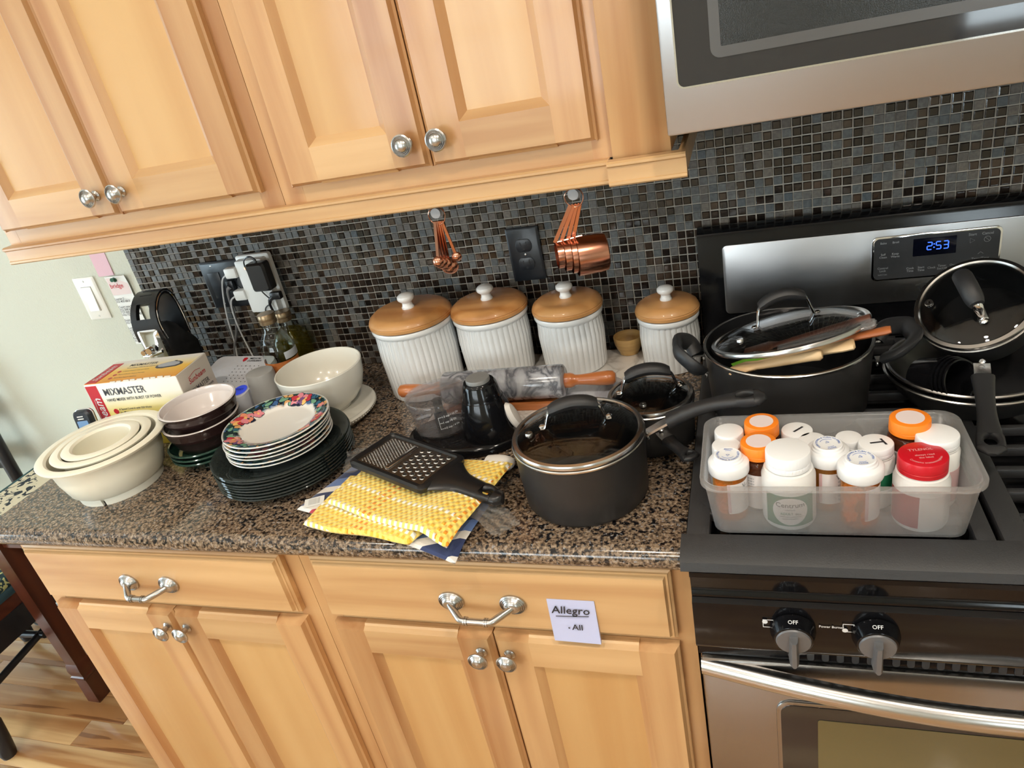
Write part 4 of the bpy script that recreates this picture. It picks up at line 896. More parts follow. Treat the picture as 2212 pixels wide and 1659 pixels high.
for a in (20, 200): G().box(.010, .040, -.006, .006, .032 if a < 90 else .050, .0335 if a < 90 else .0515, tf=bt @ RZ(a) @ RY(8)).obj('blade', STEELV, t)
g = G()
for s_, zz, dx in (('1.5 cup / 12 Oz.', .066, .012), ('1 cup / 8 Oz.', .054, .012), ('1/2 cup / 4 Oz.', .042, .012)): g.text(s_, .0052, bt @ RZ(28) @ L(0, 0, zz), 0, wrap=.0530 - (.08 - zz) * .075 + .0012, align='LEFT')
for zz in (.066, .054, .042): g.box(-.006, .0, -.0545 + (.08 - zz) * .075, -.0542 + (.08 - zz) * .075, zz - .0003, zz + .0003, tf=bt @ RZ(28))
g.box(-.0065, -.006, -.0540, -.0536, .042, .0663, tf=bt @ RZ(28) @ L(0, .001, 0)); g.obj('measure_marks', WHITEINK, bw)

# ================================================================= towels, bag, grater
def cloth(edge, thick, zf, nu=44, nv=44, wav=0., seed=1):
    """a folded cloth: a patch between four corner points, with rounded folded edges; zf gives the height of its top"""
    rn = random.Random(seed); g = G(); (A, B, Cc, D) = [V((x, y)) for x, y in edge]
    top = []; bot = []
    for i in range(nu + 1):
        for j in range(nv + 1):
            u, v = i / nu, j / nv
            wu = wav * math.sin(3.1 * v * PI + seed) * (4 * u * (1 - u) - .0); p = (A * (1 - u) + B * u) * (1 - v) + (D * (1 - u) + Cc * u) * v
            e = min(u, 1 - u, v, 1 - v); k = min(1, e / .035); rnd_ = math.sqrt(max(0, 1 - (1 - k) ** 2))
            dirx = wav * math.sin(5 * u + seed * 2) * (1 if v in (0, 1) else 1)
            x, y = p.x + dirx * .5 * math.sin(2 * PI * v + seed), p.y + dirx * math.cos(4 * u + seed)
            z = zf(x, y, u, v); top.append((x, y, z - thick * .5 * (1 - rnd_))); bot.append((x, y, z - thick * .5 - thick * .5 * rnd_))
    n = (nu + 1) * (nv + 1); f = []
    for i in range(nu):
        for j in range(nv):
            a, b = i * (nv + 1) + j, (i + 1) * (nv + 1) + j; f.append((a, b, b + 1, a + 1)); f.append((n + a, n + a + 1, n + b + 1, n + b))
    g.v = top + bot; g.f = f; g.m = [0] * len(f); return g
def weave(name, kind):
    m = pm(name, (.8, .6, .1), .95, sheen=.3); nt = m.node_tree; b = nt.nodes['Principled BSDF']; tc = nn(nt, 'ShaderNodeTexCoord')
    mp = nn(nt, 'ShaderNodeMapping'); mp.inputs['Rotation'].default_value = (0, 0, math.radians(20)); lk(nt, tc.outputs['Object'], mp.inputs[0])
    sp = nn(nt, 'ShaderNodeSeparateXYZ'); lk(nt, mp.outputs[0], sp.inputs[0])
    def sq(out, per, duty, ph=0.):
        a = nn(nt, 'ShaderNodeMath', operation='MULTIPLY_ADD'); a.inputs[1].default_value = 1 / per; a.inputs[2].default_value = ph + 50; lk(nt, out, a.inputs[0])
        c = nn(nt, 'ShaderNodeMath', operation='FRACT'); lk(nt, a.outputs[0], c.inputs[0]); e = nn(nt, 'ShaderNodeMath', operation='LESS_THAN'); e.inputs[1].default_value = duty; lk(nt, c.outputs[0], e.inputs[0]); return e.outputs[0]
    def mix(fac, a, c):
        x = nn(nt, 'ShaderNodeMix', data_type='RGBA')
        (lk(nt, fac, x.inputs[0])); (lk(nt, a, x.inputs[6]) if hasattr(a, 'links') else setattr(x.inputs[6], 'default_value', a)); (lk(nt, c, x.inputs[7]) if hasattr(c, 'links') else setattr(x.inputs[7], 'default_value', c)); return x.outputs[2]
    if kind == 'check':
        P = .0115
        ws = nn(nt, 'ShaderNodeTexNoise'); ws.inputs['Scale'].default_value = 30; lk(nt, mp.outputs[0], ws.inputs[0])
        sx, sy = sq(sp.outputs[0], P, .5), sq(sp.outputs[1], P, .5)
        both = nn(nt, 'ShaderNodeMath', operation='MULTIPLY'); lk(nt, sx, both.inputs[0]); lk(nt, sy, both.inputs[1])
        whi = sq(sp.outputs[1], P * 4, .17, .3); org = sq(sp.outputs[0], P * 14, .16, .62)
        base = mix(both.outputs[0], srgb(246, 216, 110), srgb(240, 190, 62))
        wv = nn(nt, 'ShaderNodeMath', operation='MULTIPLY'); lk(nt, whi, wv.inputs[0]); lk(nt, sx, wv.inputs[1])
        c1 = mix(wv.outputs[0], base, srgb(246, 240, 226))
        ov = nn(nt, 'ShaderNodeMath', operation='MULTIPLY'); lk(nt, org, ov.inputs[0]); lk(nt, both.outputs[0], ov.inputs[1])
        c2 = mix(ov.outputs[0], c1, srgb(238, 150, 30)); lk(nt, c2, b.inputs['Base Color'])
        hx = nn(nt, 'ShaderNodeMath', operation='SINE'); hy = nn(nt, 'ShaderNodeMath', operation='SINE'); pr_ = nn(nt, 'ShaderNodeMath', operation='MULTIPLY')
        for nd, o_ in ((hx, sp.outputs[0]), (hy, sp.outputs[1])):
            q = nn(nt, 'ShaderNodeMath', operation='MULTIPLY'); q.inputs[1].default_value = 2 * PI / P; lk(nt, o_, q.inputs[0]); lk(nt, q.outputs[0], nd.inputs[0])
        lk(nt, hx.outputs[0], pr_.inputs[0]); lk(nt, hy.outputs[0], pr_.inputs[1]); hgt = pr_.outputs[0]; dist_ = .0016
    else:
        mp.inputs['Rotation'].default_value = (0, 0, math.radians(-18))
        a = nn(nt, 'ShaderNodeMath', operation='MULTIPLY_ADD'); a.inputs[1].default_value = 1 / .19; a.inputs[2].default_value = 50.3; lk(nt, sp.outputs[1], a.inputs[0])
        c = nn(nt, 'ShaderNodeMath', operation='FRACT'); lk(nt, a.outputs[0], c.inputs[0])
        BL, WH, RD, NV = srgb(96, 122, 176), srgb(228, 222, 214), srgb(176, 52, 66), srgb(44, 56, 96)
        rp = ramp(nt, [(0, BL), (.12, WH), (.24, RD), (.38, WH), (.47, NV), (.62, WH), (.70, BL), (.82, NV), (.92, BL)], 'CONSTANT'); lk(nt, c.outputs[0], rp.inputs[0]); lk(nt, rp.outputs[0], b.inputs['Base Color'])
        wn = nn(nt, 'ShaderNodeTexNoise'); wn.inputs['Scale'].default_value = 900; lk(nt, mp.outputs[0], wn.inputs[0]); hgt = wn.outputs[0]; dist_ = .0006
    bp = nn(nt, 'ShaderNodeBump'); bp.inputs['Strength'].default_value = .6; bp.inputs['Distance'].default_value = dist_; lk(nt, hgt, bp.inputs['Height']); lk(nt, bp.outputs[0], b.inputs['Normal'])
    return m
CHECK = weave('yellow_check_cloth', 'check'); STRIPE = weave('striped_cloth', 'stripe')
def over(y, z): return z - (max(0, -.640 - y) ** 1.2) * .42
t = T('striped_towel', 'blue, white and red striped towel folded under the yellow towel', 'towel')
cloth([(-.647, -.576), (-.322, -.682), (-.305, -.560), (-.598, -.425)], .010, lambda x, y, u, v: over(y, CT + .0115) + .0012 * math.sin(40 * x + 20 * y), wav=.003, seed=2).obj('cloth', STRIPE, t)
t2 = G().box(-.017, .017, -.012, .012, 0, .0008, tf=L(-.618, -.562, CT + .0135) @ RZ(25)).obj('care_label', PAPER, t)
g = G()
for i in range(6): g.text('COTTON 100', .0032, L(-.618, -.562, CT + .0145) @ RZ(25) @ L(0, .0075 - .003 * i, 0))
g.obj('label_print', GREYINK, t2)
t = T('yellow_towel', 'yellow and white checked towel folded under the grater', 'towel')
cloth([(-.600, -.628), (-.395, -.662), (-.300, -.50), (-.585, -.495)], .012, lambda x, y, u, v: over(y, CT + .0245) + .0018 * math.sin(28 * x + 9 * y), wav=.004, seed=5).obj('lower_fold', CHECK, t)
def ytop(x, y, u, v): return over(y, CT + .0375) + .0030 * math.sin(22 * x - 14 * y) * math.sin(PI * u) + .004 * max(0, v - .7) + .0075 * math.exp(-((u - .82) / .10) ** 2) * (1 - v)
cloth([(-.572, -.590), (-.328, -.676), (-.281, -.480), (-.540, -.452)], .012, ytop, wav=.003, seed=9).obj('upper_fold', CHECK, t)
FOIL = glass('thin_bag_plastic', (.95, .95, .94, 1), .15, .9, .10, (.85, .85, .83, 1))
def bagpatch(pts, z0, seed, amp=.006, n=22):
    rn = random.Random(seed); g = G(); A, B, Cc, D = [V(p) for p in pts]; v = []
    ph = [rn.uniform(0, 6) for _ in range(6)]
    for i in range(n + 1):
        for j in range(n + 1):
            a, b = i / n, j / n; p = (A * (1 - a) + B * a) * (1 - b) + (D * (1 - a) + Cc * a) * b
            z = p.z + amp * (math.sin(9 * a + ph[0] + 5 * b) * .5 + math.sin(17 * b + ph[1] - 7 * a) * .35 + math.sin(31 * a + 23 * b + ph[2]) * .2)
            v.append((p.x + .003 * math.sin(20 * b + ph[3]), p.y + .003 * math.sin(18 * a + ph[4]), z))
    f = [(i * (n + 1) + j, (i + 1) * (n + 1) + j, (i + 1) * (n + 1) + j + 1, i * (n + 1) + j + 1) for i in range(n) for j in range(n)]
    m = len(v); v += [(x, y, z - .0009) for x, y, z in v]
    f += [tuple(q + m for q in reversed(p)) for p in f]
    return g.add(v, f)
t = T('plastic_bag', 'crinkled clear plastic bag lying under the grater', 'bag')
bagpatch([(-.612, -.436, CT + .030), (-.575, -.520, CT + .044), (-.470, -.470, CT + .042), (-.560, -.400, CT + .034)], 0, 3, .005).obj('bag_mouth', FOIL, t)
bagpatch([(-.400, -.560, CT + .0415), (-.270, -.632, CT + .012), (-.238, -.600, CT + .010), (-.335, -.535, CT + .0415)], 0, 8, .0022).obj('bag_end', FOIL, t)
t = T('white_cloth', 'small white rolled cloth between the chopper and the saucepan', 'cloth')
G().tube(bez([(-.345, -.448, CT + .013), (-.315, -.452, CT + .016), (-.292, -.462, CT + .014)], 14), [.004] + [.012] * 11 + [.009, .004], 14, sq=(1.3, .8)).obj('cloth_roll', pm('white_cotton', srgb(232, 228, 222), .9, bump=((160, 160, 160), .4, .001)), t)

# grater
ga = math.radians(-22.3); gt = T('box_grater', 'flat black hand grater with a steel plate, resting on the yellow towel', 'grater', (-.4590, -.5025, CT + .0545), ga); gt.rotation_euler = (math.radians(-2), math.radians(3.5), ga)
HX, HY = .0885, .0535
def gring(hx, hy, r, z): return ring(rr(0, 0, hx, hy, r, 5), z)
G().loft([gring(HX - .006, HY - .006, .010, -.010), gring(HX, HY, .012, -.005), gring(HX, HY, .012, .002), gring(HX - .004, HY - .004, .010, .0055), gring(HX - .010, HY - .009, .006, .0055), gring(HX - .014, HY - .013, .004, .001), gring(HX - .014, HY - .013, .004, -.008)], loop=True).obj('frame', BLACKPLAST, gt)
n = 16; rg_ = []
for i in range(n + 1):
    u = i / n; x = HX - .012 + .128 * u; w_ = .040 * (1 - u) ** 3.2 + .0135 + .0045 * math.sin(PI * max(0, u - .35) / .65); w_ *= (1 if u < .93 else math.sqrt(max(.05, 1 - ((u - .93) / .075) ** 2))); zc = -.002 - .006 * u
    rg_.append((x, w_, zc))
def gsec(x, yc, w_, zc, t_=.0085): return [(x, yc + w_ * math.cos(q * PI / 7), zc + t_ * math.sin(q * PI / 7)) for q in range(14)]
g = G(); h0, h1 = 11, 14
g.loft([gsec(x, 0, w_, zc) for x, w_, zc in rg_[:h0 + 1]])
for k in (-1, 1): g.loft([gsec(x, k * (w_ + q) / 2, (w_ - q) / 2, zc, .0075) for (x, w_, zc), q in zip(rg_[h0:h1 + 1], (.0, .0065, .0065, .0))])
g.loft([gsec(x, 0, w_, zc) for x, w_, zc in rg_[h1:]])
g.obj('handle', BLACKPLAST, gt, sharp=60)
GST = pm('grater_steel', (.55, .54, .53), .22, 1)
pz = .0028
pt_ = G().box(-HX + .013, HX - .013, -HY + .012, HY - .012, pz - .001, pz).obj('steel_plate', GST, gt)
DARK = pm('hole_dark', (.01, .01, .01), .6)
g = G(); gh = G()
for i in range(13):
    for j in range(14):
        x = -HX + .020 + i * .0048; y = -HY + .0175 + j * .0054 + (.0027 if i % 2 else 0)
        if y > HY - .016: continue
        g.lathe([(.0016, 0), (.0013, .0011), (.0006, .0014)], 6, 0, L(x, y, pz)); gh.lathe([(0, .0011), (.0007, .0011)], 5, 0, L(x + .0004, y, pz))
g.obj('fine_teeth', GST, gt, kind='stuff'); gh.obj('fine_holes', DARK, gt, kind='stuff')
sl = G().box(-.0045, .0045, -.036, .036, pz, pz + .0022, .001, tf=L(-.010, 0, 0)).obj('slicer_ridge', GST, gt)
G().box(-.0012, .0012, -.034, .034, pz + .0022, pz + .0026, tf=L(-.0085, 0, 0)).obj('slicer_slot', DARK, sl)
tooth = G().lathe([(.0046, 0), (.0043, .0008), (.0034, .0014), (.0026, .0014), (.0024, .0004)], 16); hole = G().lathe([(0, .0012), (.0030, .0016)], 14)
tm = None
for i in range(6):
    for j in range(6):
        x = .0085 + i * .0112; y = -.034 + j * .0128 + (.0064 if i % 2 else 0)
        if y > HY - .016 or x > HX - .02: continue
        if tm is None: a = tooth.obj('coarse_tooth', GST, gt, loc=(x, y, pz)); b_ = hole.obj('coarse_hole', DARK, a, loc=(.0012, 0, 0)); tm = (a.data, b_.data)
        else: a = put('coarse_tooth', tm[0], gt, loc=(x, y, pz)); put('coarse_hole', tm[1], a, loc=(.0012, 0, 0))
# ================================================================= the bin of medicine bottles
BZ = .9465
FROST = glass('frosted_polypropylene', (.93, .93, .93, 1), .25, .35, .19, (.96, .96, .96, 1))
bn = T('storage_bin', 'frosted clear plastic bin full of medicine bottles on the stove', 'bin', (.1805, -.585, BZ))
def br(ox, oy, r, z): return ring(rr(0, .0, ox, oy, r, 7), z)
G().loft([br(.137, .056, .014, .0), br(.1425, .0615, .018, .004), br(.1500, .0785, .022, .082), br(.1530, .0825, .024, .0835), br(.1545, .0845, .025, .0835), br(.1545, .0845, .025, .0895), br(.1520, .0820, .024, .0905), br(.1485, .0780, .021, .0885), br(.1405, .0600, .016, .006), br(.1355, .0550, .013, .002)]).obj('tub', FROST, bn, sharp=60)
AMB = glass('amber_plastic', (1, .78, .42, 1), .05, .55, .26, (1, .50, .10, 1)); AMBD = glass('dark_amber_plastic', (.62, .20, .07, 1), .05, .55, .25, (.42, .13, .05, 1))
CAPW = pm('cap_white', srgb(240, 241, 242), .38); CAPO = pm('cap_orange', srgb(250, 136, 34), .42, bump=((1500, 1500, 200), .2, .0004)); CAPR = pm('cap_red', srgb(200, 24, 38), .3)
BODYW = pm('bottle_white', srgb(240, 239, 236), .32, sss=.03); LBLW = pm('label_white', srgb(234, 228, 226), .5); LBLP = pm('label_pink', srgb(222, 184, 184), .5); GRN = pm('label_green', srgb(30, 116, 78), .4); YELP = pm('label_yellow', srgb(240, 206, 60), .5)
PILL = pm('pill_orange', srgb(250, 178, 84), .45)
def sleeve(par, r, z0, z1, a0, a1, m, name='label', n=24):
    pts = [math.radians(a0 + (a1 - a0) * i / n) for i in range(n + 1)]
    G().loft([[(q * math.cos(a), q * math.sin(a), z) for q, z in ((r + .0001, z0), (r + .0004, z0), (r + .0004, z1), (r + .0001, z1))] for a in pts]).obj(name, m, par)
def pills(par, r, z0, h, n, seed):
    rn = random.Random(seed); g = G()
    for i in range(n):
        a = rn.uniform(0, 2 * PI); q = r * math.sqrt(rn.uniform(.35, 1)); z = z0 + h * rn.random()
        g.lathe([(0, -.0045), (.0022, -.0040), (.0031, -.002), (.0031, .002), (.0022, .0040), (0, .0045)], 7, tf=L(q * math.cos(a), q * math.sin(a), z) @ M.Rotation(rn.uniform(0, 3), 4, V((rn.uniform(-1, 1), rn.uniform(-1, 1), rn.uniform(-1, 1)))))
    g.obj('tablets', PILL, par, kind='stuff')
def ringtext(g, s_, r, tf, size, start, m=0):
    v, f = textmesh(s_, size, 'CENTER', 0.); g.add([((r + y) * math.cos(start - x / r), (r + y) * math.sin(start - x / r), 0) for x, y in v], f, m, tf)
def vial(x, y, h, r, rot, lab, label_a, seed, npill=60, fill=.045):
    """amber pharmacy vial with a push-and-turn cap"""
    t = T('pill_vial', lab, 'medicine bottle', (x, y, BZ + .0022), group='amber vials with white push caps'); hb = h - .020
    G().lathe([(0, 0), (r - .002, 0), (r, .002), (r, hb), (r - .0012, hb), (r - .0012, .003), (0, .0015)], 40).obj('vial', AMB, t)
    c = G().lathe([(r - .001, hb - .006), (r + .0035, hb - .006), (r + .0042, hb - .004), (r + .0042, hb + .0075), (r + .0025, hb + .010), (r - .002, hb + .0115), (r - .0025, hb + .0135), (r - .0038, hb + .0145), (r - .0042, hb + .0172), (r - .0055, hb + .0182), (r - .009, hb + .0175), (0, hb + .0172)], 48).obj('cap', CAPW, t)
    g = G(); ct_ = RZ(rot) @ L(0, 0, hb + .0183); rr_ = r - .0085
    ringtext(g, 'PUSH DOWN & TURN TO OPEN', rr_, ct_, .0036, -PI / 2 if False else PI / 2)
    v, f = textmesh('CLOSE', .0036, 'CENTER', 0.); g.add([(px, py - rr_ + .001, 0) for px, py in v], f, 0, ct_)
    for a0, a1 in ((35, 145), (245, 295)): g.tube([((rr_ - .004) * math.cos(math.radians(a0 + (a1 - a0) * i / 12)), (rr_ - .004) * math.sin(math.radians(a0 + (a1 - a0) * i / 12)), 0) for i in range(13)], .00022, 4, tf=ct_)
    g.tube([(.0024 * math.cos(a), .0024 * math.sin(a) + .002, 0) for a in (PI / 2, PI / 2 + 2.1, PI / 2 + 4.2)], .0003, 4, closed=True, tf=ct_); g.obj('cap_print', BLUEP, c)
    sleeve(t, r, hb * .18, hb * .80, label_a, label_a + 150, LBLW)
    g = G()
    for i, s_ in enumerate(('Atrium Rx', 'TAKE 1 TABLET', 'BY MOUTH DAILY', 'QTY 90')): pass
    for i in range(7): g.text('lllll llll lll llllll', .0030, RZ(label_a + 165) @ L(0, 0, hb * (.70 - .075 * i)), 0, wrap=r + .0008)
    g.text('V', .010, RZ(label_a + 148) @ L(0, 0, hb * .72), 0, wrap=r + .0009); g.obj('label_print', GREYINK, t)
    sleeve(t, r + .0004, hb * .20, hb * .80, label_a - 2, label_a + 8, LBLP, 'label_stripe', 4)
    pills(t, r - .005, .006, fill, npill, seed); return t
vial(.0590, -.6020, .0935, .0212, 178, 'amber vial with a white push cap in the bin corner nearest the counter', -95, 1, 80, .050)
vial(.1780, -.5790, .0930, .0215, 20, 'amber vial with a white push cap behind the white vitamin bottle', -120, 2, 50, .022)
vial(.2110, -.6130, .0940, .0218, 8, 'amber vial with a white push cap between the vitamin bottle and the red capped bottle', -80, 3, 110, .060)
def jar(x, y, h, rc, rb, ch, body, cap, lab, name='medicine_bottle', shoulder=.012, ribs=0, grp=None):
    t = T(name, lab, 'medicine bottle', (x, y, BZ + .0022), group=grp); hs = h - ch
    G().lathe([(0, .0008), (rb - .004, 0), (rb - .0015, .001), (rb, .005), (rb, hs - shoulder), (rb - .002, hs - shoulder * .55), (rb * .55 + rc * .42, hs - shoulder * .18), (rc - .0015, hs - .001), (rc - .0015, hs + .003), (0, hs + .003)], 44).obj('bottle', body, t)
    fl = (lambda r, z, a: r - (.0007 * (math.sin(a * ribs / 2) ** 2) if z > .002 and r > rc * .93 and z < ch * .85 else 0)) if ribs else None
    c = G().lathe([(rc - .0008, 0), (rc, .0006), (rc, ch * .28), (rc - .0004, ch * .30), (rc - .0004, ch * .34), (rc, ch * .36), (rc - .0003, ch - .0016), (rc - .0009, ch - .0005), (rc - .0024, ch), (0, ch)], 60 if not ribs else 120, tf=L(0, 0, hs), flute=fl).obj('cap', cap, t)
    return t, c, hs
# vitamin bottle
t, c, hs = jar(.1300, -.6075, .1020, .0265, .0320, .0225, BODYW, CAPW, 'white vitamin bottle with a green round label, at the front of the bin', ribs=40)
sleeve(t, .0320, .008, .053, -145, -35, GRN, 'label')
g = G(); n = 40; R_ = .0327
def wrapd(x, z, rad=R_): return (rad * math.sin(x / rad), -rad * math.cos(x / rad), z)
def disc(g, cx, cz, rx, rz, rad, m=0):
    g.add([wrapd(cx, cz, rad)] + [wrapd(cx + rx * math.cos(2 * PI * i / 40), cz + rz * math.sin(2 * PI * i / 40), rad) for i in range(40)], [(0, 1 + i, 1 + (i + 1) % 40) for i in range(40)], m)
    # ring of inner points keeps the disc on the curve
g = G()
for k in range(12):
    r0, r1 = k / 12, (k + 1) / 12; q = []
    for r_ in (r0, r1): q.append([wrapd(.0215 * r_ * math.cos(2 * PI * i / 36), .0305 + .0205 * r_ * math.sin(2 * PI * i / 36)) for i in range(36)])
    g.loft(q, cap0=False, cap1=False)
g.obj('label_disc', LBLW, t)
g = G().text('Centrum', .0096, L(0, 0, .0400), 0, wrap=R_ + .0004); g.text('ADULTS', .0048, L(-.003, 0, .0275), 1, wrap=R_ + .0004); g.text('50+', .0042, L(.0095, 0, .0275), 0, wrap=R_ + .0004)
g.text('multivitamin', .0024, L(0, 0, .0335), 0, wrap=R_ + .0004); g.text('multivitamin / multimineral', .0024, L(0, 0, .0230), 0, wrap=R_ + .0004); g.text('supplement tablets', .0024, L(0, 0, .0200), 0, wrap=R_ + .0004)
g.add([wrapd(x, z, R_ + .0004) for x, z in ((-.014, .0362), (.014, .0352), (.014, .0356), (-.014, .0366))], [(0, 1, 2, 3)], 2)
g.obj('label_print', [INK, GRN, REDP], t)
# red capped bottle
t, c, hs = jar(.2775, -.6085, .0930, .0268, .0305, .0200, BODYW, CAPR, 'white bottle with a glossy red cap at the front of the bin')
sleeve(t, .0305, .007, .052, -100, 40, LBLW, 'label'); sleeve(t, .0305, .007, .052, -178, -103, pm('label_maroon', srgb(170, 60, 62), .4), 'label_side')
g = G(); ct_ = L(0, 0, hs + .0203)
g.text('TYLENOL', .0062, ct_ @ RZ(8) @ L(0, .009, 0)).text('always read', .0045, ct_ @ RZ(8) @ L(.001, -.002, 0)).text('the label', .0045, ct_ @ RZ(8) @ L(.001, -.0075, 0))
v, f = textmesh('Contains acetaminophen', .0042, 'CENTER', 0.); g.add([((.0185 - py) * math.sin(px / .0185), -(.0185 - py) * math.cos(px / .0185), 0) for px, py in v], f, 0, ct_ @ RZ(10)); g.obj('cap_print', pm('cap_pale_print', srgb(236, 170, 172), .4), c)
g = G()
for i in range(12): g.text('lll llllll llll lllll lll llllll lll', .0026, RZ(60) @ L(0, 0, .0485 - .0034 * i), 0, wrap=.0311)
g.obj('label_print', GREYINK, t)
# orange capped amber bottles
def orange(x, y, h, rc, lab, la):
    t, c, hs = jar(x, y, h, rc, rc + .0008, .0185, AMBD, CAPO, lab, grp='orange capped amber bottles', shoulder=.006)
    G().lathe([(0, .0003), (rc * .68, .0003), (rc * .68, .0)], 36, tf=L(0, 0, hs + .0185)).obj('cap_insert', pm('insert_pale', srgb(232, 216, 214), .5), c)
    sleeve(t, rc + .0008, .006, hs - .020, -170, 10, LBLW, 'label')
    g = G()
    for i in range(5): g.text('lll lllll ll', .0030, RZ(la) @ L(0, 0, hs - .025 - .0042 * i), 0, wrap=rc + .0016)
    g.obj('label_print', GREYINK, t); return t, hs, rc
orange(.1010, -.5310, .0960, .0222, 'amber bottle with an orange cap standing at the back of the bin', -20)
orange(.0965, -.5790, .0960, .0226, 'amber bottle with an orange cap beside the vitamin bottle', -28)
t, hs, rc = orange(.2745, -.5455, .1050, .0234, 'tallest amber bottle with an orange cap, beside the red capped one', 40)
g = G()
for i in range(26): a = -140 + i * 1.9; w_ = (.4, .8, .5, 1.1)[i % 4]; g.loft([[( (rc + .0014) * math.cos(math.radians(a + dx)), (rc + .0014) * math.sin(math.radians(a + dx)), z) for z in (.030, hs - .022)] for dx in (0, w_)], cap0=False, cap1=False, closed=False)
g.obj('barcode', INK, t)
# small white bottles
def small(x, y, h, r, lab, mark=None, rot=0):
    t, c, hs = jar(x, y, h, r, r + .0015, .0135, BODYW, CAPW, lab, grp='small white medicine bottles', shoulder=.007)
    if mark: G().text(mark, .024, RZ(rot) @ L(0, 0, hs + .0139), 0, shear=.15).obj('marker_letter', INK, c)
    return t
small(.0590, -.5360, .0860, .0192, 'small white bottle with a plain cap in the back bin corner')
small(.0560, -.5660, .0830, .0188, 'small white bottle mostly hidden behind the corner vial')
small(.1450, -.5330, .0830, .0198, 'small white bottle with a black letter I on its cap', 'I', -35)
t = small(.2330, -.5740, .0880, .0203, 'small white bottle with a green band and a scribbled cap', 'T', -70); sleeve(t, .0218, .030, .052, -150, 30, GRN, 'green_band')
small(.2055, -.5480, .0800, .0160, 'small white capped bottle half hidden behind the amber vial')
small(.1620, -.5560, .0830, .0170, 'small white capped bottle behind the middle amber vial')
t = small(.3000, -.5690, .0960, .0238, 'white bottle with a plain white cap and pink label, behind the red cap'); sleeve(t, .0253, .010, .055, -120, 60, LBLP, 'label')

# ================================================================= wall plates, plugs and paper
PLATEB = pm('black_wall_plate', (.016, .019, .024), .34); PLATEW = pm('white_wall_plate', srgb(240, 238, 230), .35)
def plate(name, lab, cat, cx, cz, w_, h, m, y=-.0082):
    t = T(name, lab, cat, (cx, y, cz)); 
    G().loft([[(px, 0, pz) for px, pz in rr(0, 0, w_ / 2, h / 2, .003, 3)], [(px, -.003, pz) for px, pz in rr(0, 0, w_ / 2, h / 2, .003, 3)], [(px, -.0055, pz) for px, pz in rr(0, 0, w_ / 2 - .004, h / 2 - .004, .003, 3)]]).obj('plate', m, t); return t
def duplex(t, dx, m):
    for dz in (.0195, -.0195):
        pg = [(.0172 * math.cos(math.radians(a)), .0172 * math.sin(math.radians(a))) for a in range(0, 360, 12)]; pg = [(px, max(-.0135, min(.0135, pz))) for px, pz in pg]
        o = G().loft([[(dx + px, -.0055, dz + pz) for px, pz in pg], [(dx + px, -.0075, dz + pz) for px, pz in pg], [(dx + px * .94, -.0080, dz + pz * .94) for px, pz in pg]]).obj('receptacle', m, t)
        for sx_ in (-.0063, .0063): G().box(dx + sx_ - .001, dx + sx_ + .001, -.0083, -.0079, dz + .000, dz + .008).obj('slot', DARK, o)
        G().lathe([(0, .0), (.0024, 0)], 12, tf=L(dx, -.0083, dz - .0075) @ RX(90)).obj('ground_hole', DARK, o)
    G().lathe([(0, .0012), (.0020, .0008), (.0026, 0)], 12, tf=L(dx, -.0055, 0) @ RX(90)).obj('screw', STEELV, t)
t = plate('wall_outlet', 'black wall outlet between the two copper sets', 'outlet', -.3449, 1.1455, .070, .114, PLATEB); duplex(t, 0, PLATEB)
t = plate('wall_outlet', 'black double wall outlet behind the white surge adapter', 'outlet', -1.100, 1.151, .116, .116, PLATEB); duplex(t, .023, PLATEB)
G().box(-.040, -.008, -.0075, -.0055, -.032, .032, .0006).obj('rocker_insert', PLATEB, t)
for z in (.048, -.048): G().lathe([(0, .001), (.0022, 0)], 10, tf=L(-.024, -.0055, z) @ RX(90)).obj('screw', STEELV, t)
t = plate('light_switch', 'white rocker light switch on the painted wall', 'light switch', -1.5362, 1.1485, .071, .116, PLATEW, y=-.0003)
G().box(-.0168, .0168, -.0060, -.0054, -.0335, .0335).obj('rocker_gap_shade', pm('switch_shadow', srgb(150, 146, 136), .5), t)  # grey border painted in as the shade of the gap round the rocker
G().loft([[(-.0158, -.0057, -.0325), (.0158, -.0057, -.0325), (.0158, -.0057, .0325), (-.0158, -.0057, .0325)], [(-.0155, -.0105, -.032), (.0155, -.0105, -.032), (.0155, -.0068, .032), (-.0155, -.0068, .032)]]).obj('rocker', PLATEW, t)
for z in (.048, -.048): G().lathe([(0, .001), (.0024, .0006), (.0028, 0)], 12, tf=L(0, -.0055, z) @ RX(90)).obj('screw', pm('screw_white', srgb(200, 198, 190), .4) if 'screw_white' not in MATS else MATS['screw_white'], t)
# surge adapter with plugs
AD = (-.992, 1.148); t = T('surge_adapter', 'white multi outlet surge adapter plugged into the wall', 'power adapter', (AD[0], -.0145, AD[1]))
def rbox(w_, h, y0, y1, r, inset_=0.): return G().loft([[(px, y0, pz) for px, pz in rr(0, 0, w_ / 2, h / 2, r, 4)], [(px, y1 + (r * .3 if y1 < y0 else 0), pz) for px, pz in rr(0, 0, w_ / 2 - inset_ * .3, h / 2 - inset_ * .3, r, 4)], [(px, y1, pz) for px, pz in rr(0, 0, w_ / 2 - inset_ - .001, h / 2 - inset_ - .001, r, 4)]])
rbox(.092, .142, 0, -.012, .006, .002).obj('back_shell', WHITEP, t)
rbox(.076, .128, -.012, -.031, .004, .004).obj('front_shell', WHITEP, t)
for z in (.045, -.045): G().box(-.0385, .0385, -.0275, -.0270, z - .0005, z + .0005).obj('seam', GREYINK, t)
G().lathe([(0, .0008), (.0022, .0004), (.0024, 0)], 12, tf=L(-.012, -.031, .045) @ RX(90)).obj('indicator_light', pm('indicator', (1, .25, .1), .4, emis=(1, .28, .08, 10)), t)
